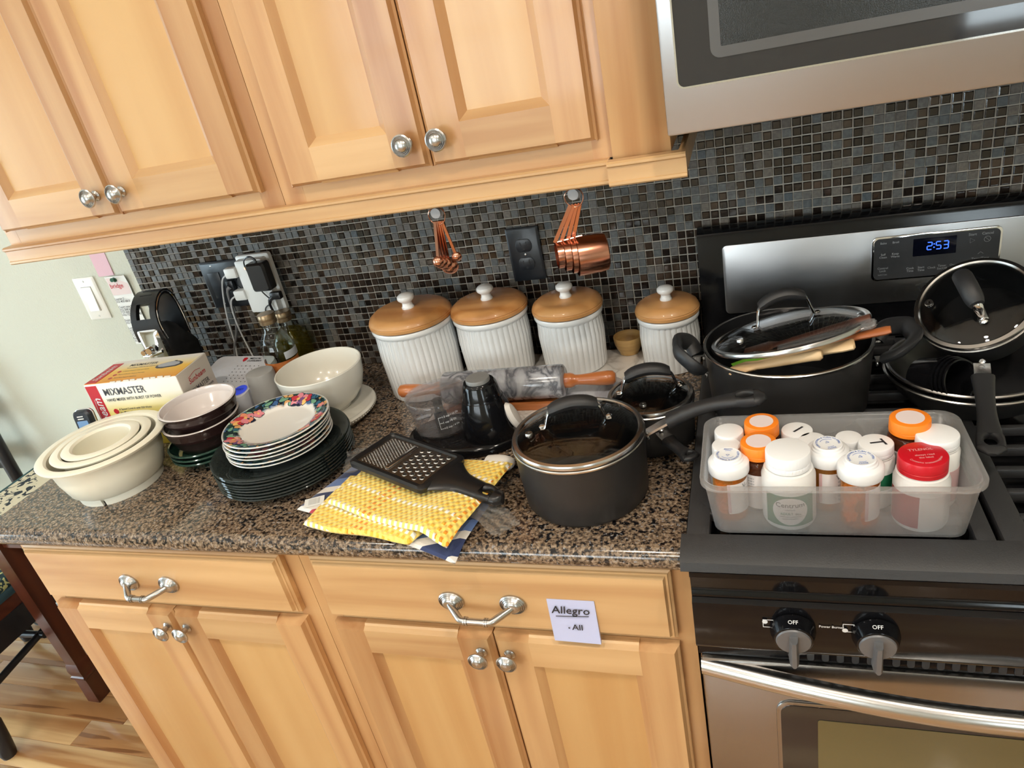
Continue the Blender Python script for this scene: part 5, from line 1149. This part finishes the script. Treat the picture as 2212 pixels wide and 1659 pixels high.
def plug(name, lab, loc, build):
    t = T(name, lab, 'plug', loc); build(t); return t
t = T('power_brick', 'black square power adapter plugged into the white surge adapter', 'power adapter', (-.9575, -.0465, 1.176))
G().loft([[(px, y_, pz) for px, pz in rr(0, 0, .0245 - e, .0330 - e, .006, 4)] for y_, e in ((0, .002), (-.003, .0), (-.024, .0), (-.029, .004))]).obj('housing', BLACKPLAST, t)
G().tube(bez([(.001, -.016, .032), (.000, -.016, .040), (-.010, -.018, .048), (-.028, -.016, .040), (-.034, -.012, .020), (-.026, -.010, -.010), (-.016, -.008, -.040), (-.004, -.006, -.060), (-.008, -.004, -.070), (-.026, -.004, -.080), (-.034, .002, -.098), (-.030, .018, -.120), (-.022, .026, -.150), (-.014, .030, -.175)], 70), [.0032, .0028, .0024] + [.0015] * 12, 8).obj('cord', BLACKPLAST, t)
t = T('angled_plug', 'black angled plug low on the white surge adapter', 'plug', (-.943, -.0465, 1.124))
G().box(-.012, .016, -.014, 0, -.008, .010, .003).obj('plug_body', BLACKPLAST, t)
G().tube(bez([(-.006, -.009, -.002), (-.016, -.010, -.008), (-.022, -.009, -.020), (-.020, -.006, -.045), (-.016, .004, -.075), (-.02, .012, -.10)], 24), [.0058, .0052, .0044, .0034] + [.0030] * 6, 10).obj('cord', BLACKPLAST, t)
def usb(lab, x, z, pts):
    t = T('charger_plug', lab, 'plug', (x, -.040, z), group='white charger plugs')
    G().box(-.016, .016, -.011, .011, -.0125, .0125, .004).obj('plug_body', WHITEP, t)
    G().tube(bez(pts, 40), [.0030, .0028] + [.0020] * 14, 8).obj('cord', CORDW, t)
usb('upper white charger plug on the side of the surge adapter', -1.0465, 1.186, [(-.016, -.001, -.004), (-.022, -.001, -.006), (-.038, .002, -.018), (-.060, .010, -.060), (-.080, .018, -.120), (-.090, .022, -.180), (-.098, .020, -.225)])
usb('lower white charger plug on the side of the surge adapter', -1.0430, 1.131, [(-.016, -.001, -.002), (-.022, -.001, -.004), (-.038, .001, -.014), (-.052, .008, -.045), (-.058, .014, -.090), (-.054, .015, -.140), (-.042, .010, -.190)])
t = T('grey_plug', 'black plug with a grey cord in the double outlet', 'plug', (-1.079, -.0165, 1.150))
G().box(-.010, .010, -.012, 0, -.013, .013, .003).obj('plug_body', PLATEB, t)
G().tube(bez([(0, -.013, -.002), (-.006, -.018, -.010), (-.014, -.014, -.040), (-.024, -.006, -.085), (-.044, -.003, -.130), (-.062, -.003, -.160), (-.075, -.003, -.195)], 40), [.0052, .0042] + [.0030] * 12, 8).obj('cord', CORDG, t)
# pink note, list, push pin
t = T('pink_sticky_note', 'pink sticky note on the wall under the cabinet', 'note', (-1.4565, -.0006, 1.2395))
G().loft([[(-.0255, 0, -.036), (.0255, 0, -.036), (.0255, 0, .0385), (-.0255, 0, .0385)], [(-.0255, -.0012, -.0365), (.0255, -.0022, -.0365), (.0255, -.0004, .0385), (-.0255, -.0004, .0385)]]).obj('sheet', pm('pink_paper', srgb(226, 188, 200), .8), t)
G().text('. . . . . . . .', .006, FRONT(-.002, -.0014, .027)).obj('faint_writing', REDP, t)
t = T('phone_list', 'long white handwritten list pinned to the painted wall', 'note', (-1.4280, -.0008, 1.2015))
n = 14; g = G(); R0 = []
for i in range(n + 1):
    u = i / n; z = -.190 * u; cur = -.001 - .006 * u * (1 - u) - .004 * max(0, 1 - u * 8)
    R0.append([(-.034, cur, z), (.034, cur - .003, z), (.034, cur - .0034, z), (-.034, cur - .0004, z)])
sh = g.loft(R0).obj('sheet', PAPER, t)
g = G(); cur = lambda zz: -.001 - .006 * (-zz / .190) * (1 + zz / .190) - .0042
pg = G().box(-.031, .031, -.0056, -.0053, -.050, -.004); pg.obj('printed_calendar', pm('faint_pink_print', srgb(232, 214, 212), .8), t)
g.text('bridge', .017, FRONT(-.006, -.0062, -.026)); g.obj('heading', REDP, t)
g = G()
for i, s_ in enumerate(('Lauren S', '352 403 68-3', '', 'Court new health', '352 368 6730', '727-360 2000', 'Win 727 780 4743', '', 'Scott Tavares', '352 839 6740', '', 'Lombardi', '352 750', 'Chris', '727 42', 'Rob', '352 11')):
    if s_: g.text(s_, .0085, FRONT(-.029, cur(-.060 - .0074 * i) - .0016, -.060 - .0074 * i), 0, align='LEFT', shear=.1)
g.obj('handwriting', INK, t)
t = T('push_pin', 'green push pin holding the handwritten list', 'push pin', (-1.4310, -.0062, 1.1925))
G().lathe([(0, 0), (.0065, 0), (.0065, .0015), (.0035, .003), (.0032, .009), (.0050, .0105), (.0052, .012), (0, .0125)], 18, tf=RX(78) @ RY(10)).obj('pin_head', pm('pin_green', srgb(28, 92, 66), .35), t)
# sticky note on the drawer
t = T('sticky_note', 'lilac sticky note reading Allegro on the drawer front', 'note', (-.1795, -.6318, .763))
G().loft([[(-.0365, -.0002, -.041), (.0365, -.0002, -.041), (.0365, -.0002, .0415), (-.0365, -.0002, .0415)], [(-.0365, -.0040, -.0415), (.0365, -.0050, -.0420), (.0365, -.0008, .0415), (-.0365, -.0008, .0415)]]).obj('sheet', pm('lilac_paper', srgb(196, 200, 232), .8), t)
g = G(); g.text('Allegro', .020, FRONT(-.002, -.0036, .0225) @ RX(-3), 0, shear=.12); g.text('All', .0155, FRONT(.0045, -.0052, -.010) @ RX(-3), 0, shear=.05)
g.lathe([(0, 0), (.0015, 0)], 10, tf=FRONT(-.0085, -.0052, -.0115)); g.tube(bez([(-.026, -.0040, .0105), (0, -.0042, .0115), (.025, -.0040, .0130)], 8), .0006, 5); g.obj('handwriting', INK, t)

# ================================================================= hanging copper spoons and cups
def hook(lab, x, z):
    t = T('adhesive_hook', lab, 'hook', (x, -.296, z)); G().lathe([(0, 0), (.0105, 0), (.0105, .003), (.007, .0045), (.006, .010), (.0085, .012), (.0085, .0135), (0, .0145)], 24, tf=RX(90)).obj('peg', pm('hook_grey', srgb(150, 152, 156), .4) if 'hook_grey' not in MATS else MATS['hook_grey'], t)
hook('grey hook holding the copper measuring spoons', -.388, 1.3225); hook('grey hook holding the copper measuring cups', -.1565, 1.3235)
def kring(lab, x, z, tilt):
    t = T('key_ring', lab, 'ring', (x, -.306, z)); G().tube([(.0145 * math.cos(2 * PI * i / 28), .002 * math.sin(4 * PI * i / 28), .0145 * math.sin(2 * PI * i / 28)) for i in range(28)], .0009, 6, closed=True).obj('wire', COPPER, t)
kring('copper ring carrying the measuring spoons', -.388, 1.3170, 0); kring('copper ring carrying the measuring cups', -.1565, 1.3180, 0)
def dirf(P0, P1, roll): return basis(P0, V(P1) - V(P0), roll)
for i, (x1, z1, dp, r, lab) in enumerate(((-.4010, 1.2420, -.312, .0095, 'smallest'), (-.3985, 1.2390, -.306, .0110, 'second'), (-.3950, 1.2350, -.300, .0125, 'third'), (-.3915, 1.2300, -.294, .0150, 'largest'), (-.3740, 1.2420, -.300, .0085, 'swung out'))):
    P0 = V((-.3945 + .0034 * i, -.306, 1.3055)); P1 = V((x1, dp, z1 + .010))
    nm_ = ('copper measuring spoon, %s of the hanging spoons' % lab) if lab != 'swung out' else 'copper measuring spoon swung away from the other hanging spoons'
    t = T('measuring_spoon', nm_, 'spoon', group='hanging copper measuring spoons')
    f = basis(P0, P1 - P0, (0, 1, 0)); ln_ = (P1 - P0).length
    G().loft([[(sx_ * .0027, sy_ * .0009, z) for sx_, sy_ in ((-1, -1), (1, -1), (1, 1), (-1, 1))] for z in (-.003, ln_ * .3, ln_ * .7, ln_ + .002)], tf=f @ RZ(90) @ RZ(12)).obj('handle', COPPER, t)
    bf = basis(P1, (P1 - P0), (0, 1, 0)) @ L(0, 0, r) @ RY(90) @ RX(15)
    G().lathe([(0, -r * .62), (r * .45, -r * .55), (r * .8, -r * .32), (r, 0), (r * .94, 0), (r * .74, -r * .26), (r * .4, -r * .47), (0, -r * .52)], 22, tf=bf).obj('bowl', COPPER, t)
ax = V((.93, .36, -.04)).normalized()
for i, (off, r, h) in enumerate(((0., .0215, .030), (.011, .0250, .036), (.022, .0285, .042), (.031, .0320, .050))):
    lab = ('smallest copper measuring cup, in front of the hanging cups', 'second smallest copper measuring cup of the hanging set', 'second largest copper measuring cup of the hanging set', 'largest copper measuring cup, at the back of the hanging set')[i]
    t = T('copper_measuring_cup', lab, 'cup', group='hanging copper measuring cups'); P0 = V((-.1650 + .0050 * i, -.306 + .001 * i, 1.3050)); rimc = V((-.2000, -.3000, 1.2490 + .001 * i)) + ax * off; P1 = rimc
    f = basis(P0, P1 - P0, (0, 1, 0)); ln_ = (P1 - P0).length
    G().loft([[(sx_ * .0030, sy_ * .0011, z) for sx_, sy_ in ((-1, -1), (1, -1), (1, 1), (-1, 1))] for z in (-.003, ln_ * .5, ln_)], tf=f @ RZ(95)).tube([P1, P1 + ax * .014 + V((0, 0, .0005))], .0018, 6).obj('handle', COPPER, t)
    c0 = rimc + V((0, 0, -r))
    G().lathe([(0, h), (r * .86, h), (r * .94, h - .002), (r, h * .7), (r, 0), (r + .0008, -.0006), (r - .0006, -.0006), (r - .0010, h * .7), (r * .84, h - .002), (0, h - .002)], 44, tf=basis(c0, ax)).obj('cup', COPPER, t)

# ================================================================= mixer box
a_ = math.radians(4.7); t = T('mixer_box', 'white and yellow hand mixer carton with a red side band', 'box', (-1.258, -.356, CT), a_)
W_, D_, H_ = .2315, .110, .1560
def carton():
    m = pm('carton_front', srgb(236, 232, 220), .5); nt = m.node_tree; b = nt.nodes['Principled BSDF']; tc = nn(nt, 'ShaderNodeTexCoord'); sp = nn(nt, 'ShaderNodeSeparateXYZ'); lk(nt, tc.outputs['Object'], sp.inputs[0])
    dv = nn(nt, 'ShaderNodeMath', operation='DIVIDE'); dv.inputs[1].default_value = H_; lk(nt, sp.outputs[2], dv.inputs[0])
    rp = ramp(nt, [(.25, srgb(244, 205, 70)), (.55, srgb(243, 222, 130)), (.80, srgb(238, 234, 222)), (1, srgb(238, 236, 230))]); lk(nt, dv.outputs[0], rp.inputs[0]); lk(nt, rp.outputs[0], b.inputs['Base Color']); return m
def carton_top():
    m = pm('carton_top', srgb(240, 190, 70), .5); nt = m.node_tree; b = nt.nodes['Principled BSDF']; tc = nn(nt, 'ShaderNodeTexCoord'); sp = nn(nt, 'ShaderNodeSeparateXYZ'); lk(nt, tc.outputs['Object'], sp.inputs[0])
    dv = nn(nt, 'ShaderNodeMath', operation='DIVIDE'); dv.inputs[1].default_value = D_; lk(nt, sp.outputs[1], dv.inputs[0])
    rp = ramp(nt, [(0, srgb(238, 160, 60)), (.5, srgb(244, 200, 90)), (.72, srgb(240, 228, 190)), (.9, srgb(236, 232, 224))]); lk(nt, dv.outputs[0], rp.inputs[0]); lk(nt, rp.outputs[0], b.inputs['Base Color']); return m
CF, CTOP = carton(), carton_top(); CPLN = pm('carton_white', srgb(226, 216, 202), .6)
G().box(0, W_, 0, D_, 0, H_, .0012).obj('carton', CF, t)
G().box(.001, W_ - .001, .001, D_ - .001, H_, H_ + .0008).obj('top_flap', CTOP, t)
G().box(W_, W_ + .0006, .001, D_ - .001, .001, H_ - .001).obj('end_flap', CPLN, t)
G().box(.002, .0300, -.0007, 0, .002, H_ - .004).box(.002, .0300, .003, D_ - .014, H_ + .0008, H_ + .0014).obj('red_band', REDP, t)
g = G(); g.text('Sunbeam', .0270, L(.0175, -.0010, H_ * .47) @ RX(90) @ RZ(90), 0, shear=.25).text('Sunbeam', .0200, L(.0175, D_ * .44, H_ + .0018) @ RZ(90), 0, shear=.25)
g.tube(bez([(.006, -.0010, .030), (.0045, -.0010, .075), (.0105, -.0010, .120)], 12), .0006, 4); g.tube(bez([(.006, .018, H_ + .0018), (.0045, .048, H_ + .0018), (.009, .076, H_ + .0018)], 12), .0005, 4); g.obj('band_lettering', WHITEINK, t)
g = G(); g.text('MIXMASTER', .0230, L(.0410, -.0008, H_ - .022) @ RX(90), 0, align='LEFT', sx=.86).text('HAND MIXER WITH BURST OF POWER', .0098, L(.0410, -.0008, H_ - .0405) @ RX(90), 0, align='LEFT', sx=.80)
g.obj('front_lettering', pm('box_ink', (.06, .06, .07), .5), t); gT = G(); gE = G()
gT.text('MIXMASTER', .0150, L(.060, D_ * .72, H_ + .0012), 0, align='LEFT', sx=.9).text('hand mixer with burst of power', .0062, L(.062, D_ * .60, H_ + .0012), 0, align='LEFT')
gE.text('MIXMASTER', .0150, L(W_ + .0010, D_ * .5, H_ - .052) @ RZ(90) @ RX(90), 0, sx=.85).text('HAND MIXER WITH BURST OF POWER', .0062, L(W_ + .0010, D_ * .5, H_ - .064) @ RZ(90) @ RX(90), 0, sx=.8)
g = G()
for i, (p, q) in enumerate((('6 Speed Control with 220 Watts', 'for Mixing Versatility'), ('Burst of Power Feature Provides', 'Extra Power at the Touch of a Button'), ('Bowl Rest Feature Stabilizes', 'Mixer over Mixing Bowl'))):
    z = H_ - .064 - .0245 * i; g.text(p, .0062, L(.060, -.0008, z) @ RX(90), 0, align='LEFT').text(q, .0062, L(.060, -.0008, z - .0075) @ RX(90), 0, align='LEFT')
    gT.text(p, .0050, L(.064, D_ * (.46 - .14 * i), H_ + .0012), 0, align='LEFT')
g.obj('feature_lettering', MATS['box_ink'], t); gT.obj('top_lettering', MATS['box_ink'], t); gE.obj('end_lettering', MATS['box_ink'], t)
g = G(); g.text('Sunbeam', .0165, L(W_ + .0010, D_ * .52, H_ - .030) @ RZ(90) @ RX(90), 0, shear=.25); g.tube(bez([(W_ + .001, .030, H_ - .022), (W_ + .001, .055, H_ - .0165), (W_ + .001, .075, H_ - .020)], 10), .0005, 4)
g.obj('end_wordmark', REDP, t)
for i in range(3): G().lathe([(0, 0), (.0062, 0)], 20, tf=L(.0505, -.0008, H_ - .068 - .0245 * i) @ RX(90)).obj('red_dot', REDP, t); G().lathe([(0, 0), (.0045, 0)], 16, tf=L(.054, D_ * (.46 - .14 * i), H_ + .0012)).obj('red_dot', REDP, t)
MIXG = pm('mixer_print', srgb(74, 76, 82), .5); MIXL = pm('mixer_print_light', srgb(176, 180, 186), .5)
bl = [(0, 0), (-.024, .004), (-.040, .018), (-.042, .036), (-.030, .052), (-.008, .064), (.014, .072), (.020, .078), (.030, .078), (.034, .071), (.050, .066), (.072, .050), (.076, .030), (.060, .010)]
g = G().prism(bl, 0, .0003, tf=L(.175, -.0006, .012) @ RX(90)); g.obj('mixer_picture', MIXG, t)
G().prism([(x * .42 + .004, y * .55 + .012) for x, y in bl], 0, .0003, tf=L(.180, -.0010, .016) @ RX(90)).obj('mixer_picture_panel', MIXL, t)
G().prism([(x * .55, y * .45) for x, y in bl], 0, .0003, tf=L(.165, D_ * .42, H_ + .0010)).obj('mixer_picture', MIXG, t)
G().prism([(x * .45, y * .33 + .006) for x, y in bl], 0, .0003, tf=L(.165, D_ * .42, H_ + .0014)).obj('mixer_picture_panel', MIXL, t)
G().prism([(-.012, 0), (.012, 0), (.014, .030), (-.010, .040)], 0, .0003, tf=L(W_ + .0008, D_ * .80, .028) @ RZ(90) @ RX(90)).obj('mixer_picture', MIXG, t)
G().prism([(-.016, 0), (.018, 0), (.006, .032), (-.006, .026)], 0, .0003, tf=L(W_ + .0008, D_ * .40, .020) @ RZ(90) @ RX(90)).obj('mixer_picture', MIXG, t)
g = G()
for i in range(9): g.box(.07 + i * .017, .08 + i * .017 + random.uniform(0, .006), -.001, .0012, H_ - .0004, H_ + .0022 + random.uniform(0, .0016))
g.obj('torn_edge', CPLN, t, kind='stuff')

# ================================================================= can opener
t = T('can_opener', 'black and chrome electric can opener behind the mixer box', 'can opener', (-1.238, -.150, CT), math.radians(5))
pr = [(-.038, 0), (.038, 0), (.038, .190), (.034, .200), (-.034, .200), (-.038, .190)]
G().loft([[(x * k, y_, z * zs) for x, z in pr] for k, zs, y_ in ((.94, .99, -.004), (1, 1, .0), (1, 1, .022), (.97, .93, .045), (.93, .70, .085), (.90, .62, .098))]).obj('housing', BLACKPLAST, t)
cv = bez([(-.002, 0, .165), (-.004, 0, .200), (.006, 0, .232), (.030, 0, .256), (.056, 0, .262), (.074, 0, .246), (.080, 0, .205), (.078, 0, .150)], 42)
def band(i0, i1, x0, x1):
    R_ = []
    for k in range(i0, i1 + 1):
        p = cv[k]; q = (cv[min(k + 1, len(cv) - 1)] - cv[max(k - 1, 0)]).normalized(); n_ = V((q.z, 0, -q.x)); u = k / (len(cv) - 1); w_ = 1 - .16 * math.sin(PI * u)
        R_.append([(x * w_, p.x + n_.x * d_, p.z + n_.z * d_) for x, d_ in ((x0, -.0055), (x1, -.0055), (x1, .0055), (x0, .0055))])
    return R_
G().loft(band(0, 9, -.039, .039)).loft(band(9, 15, -.039, -.021)).loft(band(9, 15, .021, .039)).loft(band(15, len(cv) - 1, -.039, .039)).obj('carry_handle', BLACKPLAST, t)
for sx_ in (-1, 1): G().tube([(sx_ * .0395 * (1 - .16 * math.sin(PI * k / (len(cv) - 1))), p.x, p.z) for k, p in enumerate(cv)], .0014, 6).obj('chrome_trim', CHROME, t)
for i in (19, 22): G().box(-.016, .016, -.0009, .0009, -.0062, -.0054, tf=basis((0, cv[i].x, cv[i].z), (0, (cv[i + 1] - cv[i]).z, -(cv[i + 1] - cv[i]).x), (1, 0, 0))).obj('grip_groove', DARK, t)
G().loft([[(x, -.0042, z) for x, z in rr(0, .115, .029, .080, .008, 5)], [(x, -.012, z) for x, z in rr(0, .115, .028, .079, .008, 5)], [(x, -.017, z) for x, z in rr(0, .113, .022, .072, .008, 5)]]).obj('chrome_face', CHROME, t)
lv = G().tube(bez([(-.026, -.022, .134), (0, -.028, .137), (.027, -.022, .142)], 12), .0040, 10).lathe([(0, .010), (.008, .010), (.0095, .004), (.0095, 0), (0, 0)], 20, tf=L(.002, -.026, .150) @ RX(90)).lathe([(0, .008), (.006, .008), (.007, 0), (0, 0)], 20, tf=L(-.017, -.025, .146) @ RX(90)).obj('cutter_lever', CHROME, t)

# ================================================================= alert console, tumbler, oil bottles, handset
t = T('alert_console', 'white medical alert console with a blue reset button', 'console', (-1.071, -.147, CT), math.radians(-6))
CON = pm('console_white', srgb(222, 224, 230), .4)
def wz(y): return .052 + .22 * (y + .03)
G().loft([[(x, y, z0 if z0 == 0 else wz(y) + z0 - 1) for x, y in rr(0, 0, hx, hy, .018, 6)] for hx, hy, z0 in ((.088, .072, 0), (.092, .075, .985), (.090, .073, .998), (.084, .067, 1.0))]).obj('shell', CON, t)
sl = RX(math.degrees(math.atan(.22)))
on = lambda x, y, e=.0008: L(x, y, wz(y) + e) @ sl
g = G()
for i in range(6):
    for j in range(6): g.lathe([(0, 0), (.0014, 0)], 8, tf=on(-.002 + .013 * i, -.022 + .011 * j))
g.obj('speaker_holes', DARK, t, kind='stuff')
G().lathe([(0, .0012), (.013, .0010), (.0175, 0)], 32, tf=on(.069, -.050, .0006)).obj('reset_button', pm('reset_blue', srgb(70, 92, 236), .4, emis=(.05, .10, 1, .25)), t)
G().text('RESET', .0080, on(.069, -.050, .0022)).obj('reset_lettering', INK, t)
G().text('MEDICAL', .0085, on(.034, .060)).text('GUARDIAN', .0085, on(.036, .0515)).obj('lettering', INK, t)
G().prism([(0, .008), (.006, .006), (.005, -.003), (0, -.008), (-.005, -.003), (-.006, .006)], 0, .0003, tf=on(.004, .056)).obj('shield_logo', REDP, t)
t = T('tumbler', 'plain grey plastic tumbler standing upside down beside the plates', 'tumbler', (-.9400, -.2005, CT))
G().lathe([(.0345, 0), (.036, .0005), (.0355, .003), (.0310, .086), (.0295, .0895), (.0265, .0905), (0, .0908), (0, .089), (.029, .086), (.0335, .002), (.0345, 0)], 44).obj('cup', pm('grey_plastic', srgb(176, 176, 174), .4), t)
OILG = glass('olive_oil', (.62, .50, .06, 1), .03, .5, .25, (.30, .24, .01, 1)); BGL = glass('bottle_glass', (.88, .92, .90, 1), .02, .65)
CAPM = pm('bronze_cap', srgb(150, 128, 100), .32, .85)
def oil(x, y, h, r, lab, sq, fill):
    t = T('oil_bottle', lab, 'bottle', (x, y, CT)); hn = h - .022
    pr = [(r * .94, 0), (r, .004), (r, hn * .62), (r * .96, hn * .70), (r * .74, hn * .82), (r * .46, hn * .91), (.0165, hn * .97), (.0155, hn)]
    G().loft([[(q * math.copysign(abs(math.cos(a)) ** sq, math.cos(a)), q * math.copysign(abs(math.sin(a)) ** sq, math.sin(a)), z) for a in [2 * PI * i / 40 for i in range(40)]] for q, z in pr]).obj('glass', BGL, t)
    if fill: G().loft([[((q - .002) * math.copysign(abs(math.cos(a)) ** sq, math.cos(a)), (q - .002) * math.copysign(abs(math.sin(a)) ** sq, math.sin(a)), min(z + .003, fill)) for a in [2 * PI * i / 40 for i in range(40)]] for q, z in pr if z < fill + .02]).obj('oil', OILG, t)
    G().lathe([(.0185, hn - .001), (.0195, hn), (.0195, hn + .008), (.0185, hn + .009), (.0185, hn + .0105), (.0195, hn + .0115), (.0195, hn + .0205), (.0185, hn + .022), (0, hn + .022)], 32).obj('cap', CAPM, t); return t
t = oil(-.9240, -.1330, .1985, .0380, 'tall clear oil bottle with an orange label and bronze cap', 1.0, .030)
sleeve(t, .0382, .030, .092, -170, 20, pm('orange_label', srgb(206, 128, 62), .5, noise=((60, 60, 90), .8, srgb(150, 74, 40))), 'label')
sleeve(t, .0382, .095, .112, -40, 30, pm('pale_label', srgb(200, 204, 208), .5), 'back_label')
t = oil(-.9420, -.0540, .1715, .0375, 'square olive oil bottle standing against the tiles', .55, .125)
t = T('phone_handset', 'dark cordless phone handset standing beside the cream bowls', 'phone', (-1.2600, -.3950, CT), math.radians(10))
G().loft([[(x, y_, z) for x, z in rr(0, .056, .020 - e, .056 - e, .010, 5)] for y_, e in ((.012, .004), (.009, .0), (-.006, 0), (-.010, .003))], tf=RX(-6)).obj('body', pm('handset_dark', (.022, .030, .042), .35), t)
G().tube([(x, .004, z) for x, z in rr(0, .056, .0205, .0565, .010, 5)], .0016, 6, closed=True, tf=RX(-6)).obj('silver_trim', STEELV, t)
G().prism(rr(0, .076, .0125, .0150, .002, 3), 0, .0006, tf=RX(-6) @ L(0, -.0101, 0) @ RX(90)).obj('screen', pm('handset_screen', srgb(120, 156, 200), .2), t)
for z in (.100, .0945): G().box(-.008, .006, -.0108, -.0104, z, z + .0022, tf=RX(-6)).obj('earpiece_slot', WHITEP, t)

# ================================================================= side table, chair and power strip beyond the counter
CHD = wood('dark_cherry', srgb(92, 46, 30), srgb(58, 26, 18), 'z', .8, rough=.3, coat=.3, vary=.05); CHDX = wood('dark_cherry_rail', srgb(92, 46, 30), srgb(58, 26, 18), 'x', .8, rough=.3, coat=.3, vary=.05)
t = T('side_table', 'dark cherry side table with a patterned runner, beside the counter end', 'table')
G().box(-1.875, -1.365, -.372, -.022, .690, .714, .004).obj('table_top', CHDX, t)
G().box(-1.850, -1.39, -.350, -.045, .60, .690).obj('apron', CHDX, t)
for x, y in ((-1.853, -.337), (-1.39, -.337), (-1.853, -.055), (-1.39, -.055)):
    def sq_(h, z): return [(x + a * h, y + b * h, z) for a, b in ((-1, -1), (1, -1), (1, 1), (-1, 1))]
    l = G().loft([sq_(.0205, 0), sq_(.0225, .004), sq_(.0215, .085), sq_(.0225, .100), sq_(.0265, .104), sq_(.0265, .110), sq_(.0230, .114), sq_(.0255, .135), sq_(.0225, .155), sq_(.0205, .16), sq_(.0235, .42), sq_(.0245, .690)], ).obj('leg', CHD, t, sharp=20)
def print_cloth(name, base, ink_, sc, thr):
    m = pm(name, base, .9); nt = m.node_tree; b = nt.nodes['Principled BSDF']; tc = nn(nt, 'ShaderNodeTexCoord')
    v = nn(nt, 'ShaderNodeTexNoise'); v.inputs['Scale'].default_value = sc; v.inputs['Detail'].default_value = 3; v.inputs['Distortion'].default_value = 2; lk(nt, tc.outputs['Object'], v.inputs[0])
    r = ramp(nt, [(thr, base), (thr + .02, ink_)]); lk(nt, v.outputs[0], r.inputs[0]); lk(nt, r.outputs[0], b.inputs['Base Color']); return m
rn_ = T('table_runner', 'cream runner printed with dark branches and a teal edge, on the side table', 'runner')
G().box(-1.872, -1.40, -.365, -.030, .7142, .7162).obj('cloth', pm('teal_edge', srgb(44, 80, 84), .9), rn_)
G().box(-1.860, -1.41, -.358, -.040, .7163, .7170).obj('printed_panel', print_cloth('runner_print', srgb(216, 206, 180), srgb(40, 50, 58), 28, .56), rn_)
t = T('dining_chair', 'black wooden chair with a patterned seat beside the side table', 'chair')
BLKW = pm('black_painted_wood', (.014, .015, .018), .35); BLUEB = pm('teal_piping', srgb(38, 66, 76), .8)
G().box(-2.42, -1.955, -.50, -.065, .425, .462, .012).obj('seat_cushion', print_cloth('seat_fabric', srgb(36, 60, 66), srgb(188, 190, 130), 40, .50), t)
G().box(-2.425, -1.950, -.505, -.060, .405, .428, .004).obj('seat_piping', BLUEB, t)
G().box(-2.42, -1.955, -.50, -.065, .365, .405).obj('seat_frame', CHDX, t)
G().box(-1.975, -1.950, -.500, -.065, .290, .365).obj('side_rail', BLKW, t); G().box(-2.42, -2.395, -.500, -.065, .290, .365).obj('side_rail', BLKW, t)
for px, py, qx, qy in ((-1.985, -.552, -1.975, -.495), (-2.40, -.552, -2.40, -.495), (-2.045, -.060, -2.02, -.080), (-2.362, -.150, -2.37, -.100)):
    G().tube([(px, py, 0), (px, py, .012), (px + (qx - px) * .1, py + (qy - py) * .1, .05), (px + (qx - px) * .25, py + (qy - py) * .25, .12), (px + (qx - px) * .3, py + (qy - py) * .3, .14), (px + (qx - px) * .35, py + (qy - py) * .35, .16), (qx, qy, .40)], [.019, .022, .0215, .020, .015, .019, .021], 14).obj('leg', BLKW, t)
G().tube([(-1.985, -.535, .20), (-2.03, -.075, .22)], .011, 10).obj('stretcher', BLKW, t); G().tube([(-2.40, -.535, .20), (-2.365, -.140, .22)], .011, 10).obj('stretcher', BLKW, t); G().tube([(-1.985, -.30, .21), (-2.385, -.32, .21)], .011, 10).obj('stretcher', BLKW, t)
for x in (-2.055, -2.37): G().tube([(x, -.090, .42), (x - .004, -.085, .70), (x - .03, -.055, 1.0)], [.017, .018, .015], 12).obj('back_post', BLKW, t)
for z in (.70, .85, .98): G().box(-2.385, -2.07, -.082, -.066, z - .03, z + .03, .004).obj('back_slat', BLKW, t)
t = T('power_strip', 'white power strip lying on the floor by the wall', 'power strip', (-2.455, -.045, 0), math.radians(6))
G().box(-.11, .11, -.028, .028, 0, .028, .004).obj('strip_body', WHITEP, t)
for i in range(5): G().box(-.08 + .036 * i, -.077 + .036 * i, -.006, .006, .028, .0285).obj('socket_slot', DARK, t)
G().tube(bez([(.02, .0, .03), (.05, -.05, .012), (.10, -.06, .004), (.16, -.04, .004)], 20), .003, 6).obj('cord', BLACKPLAST, t)
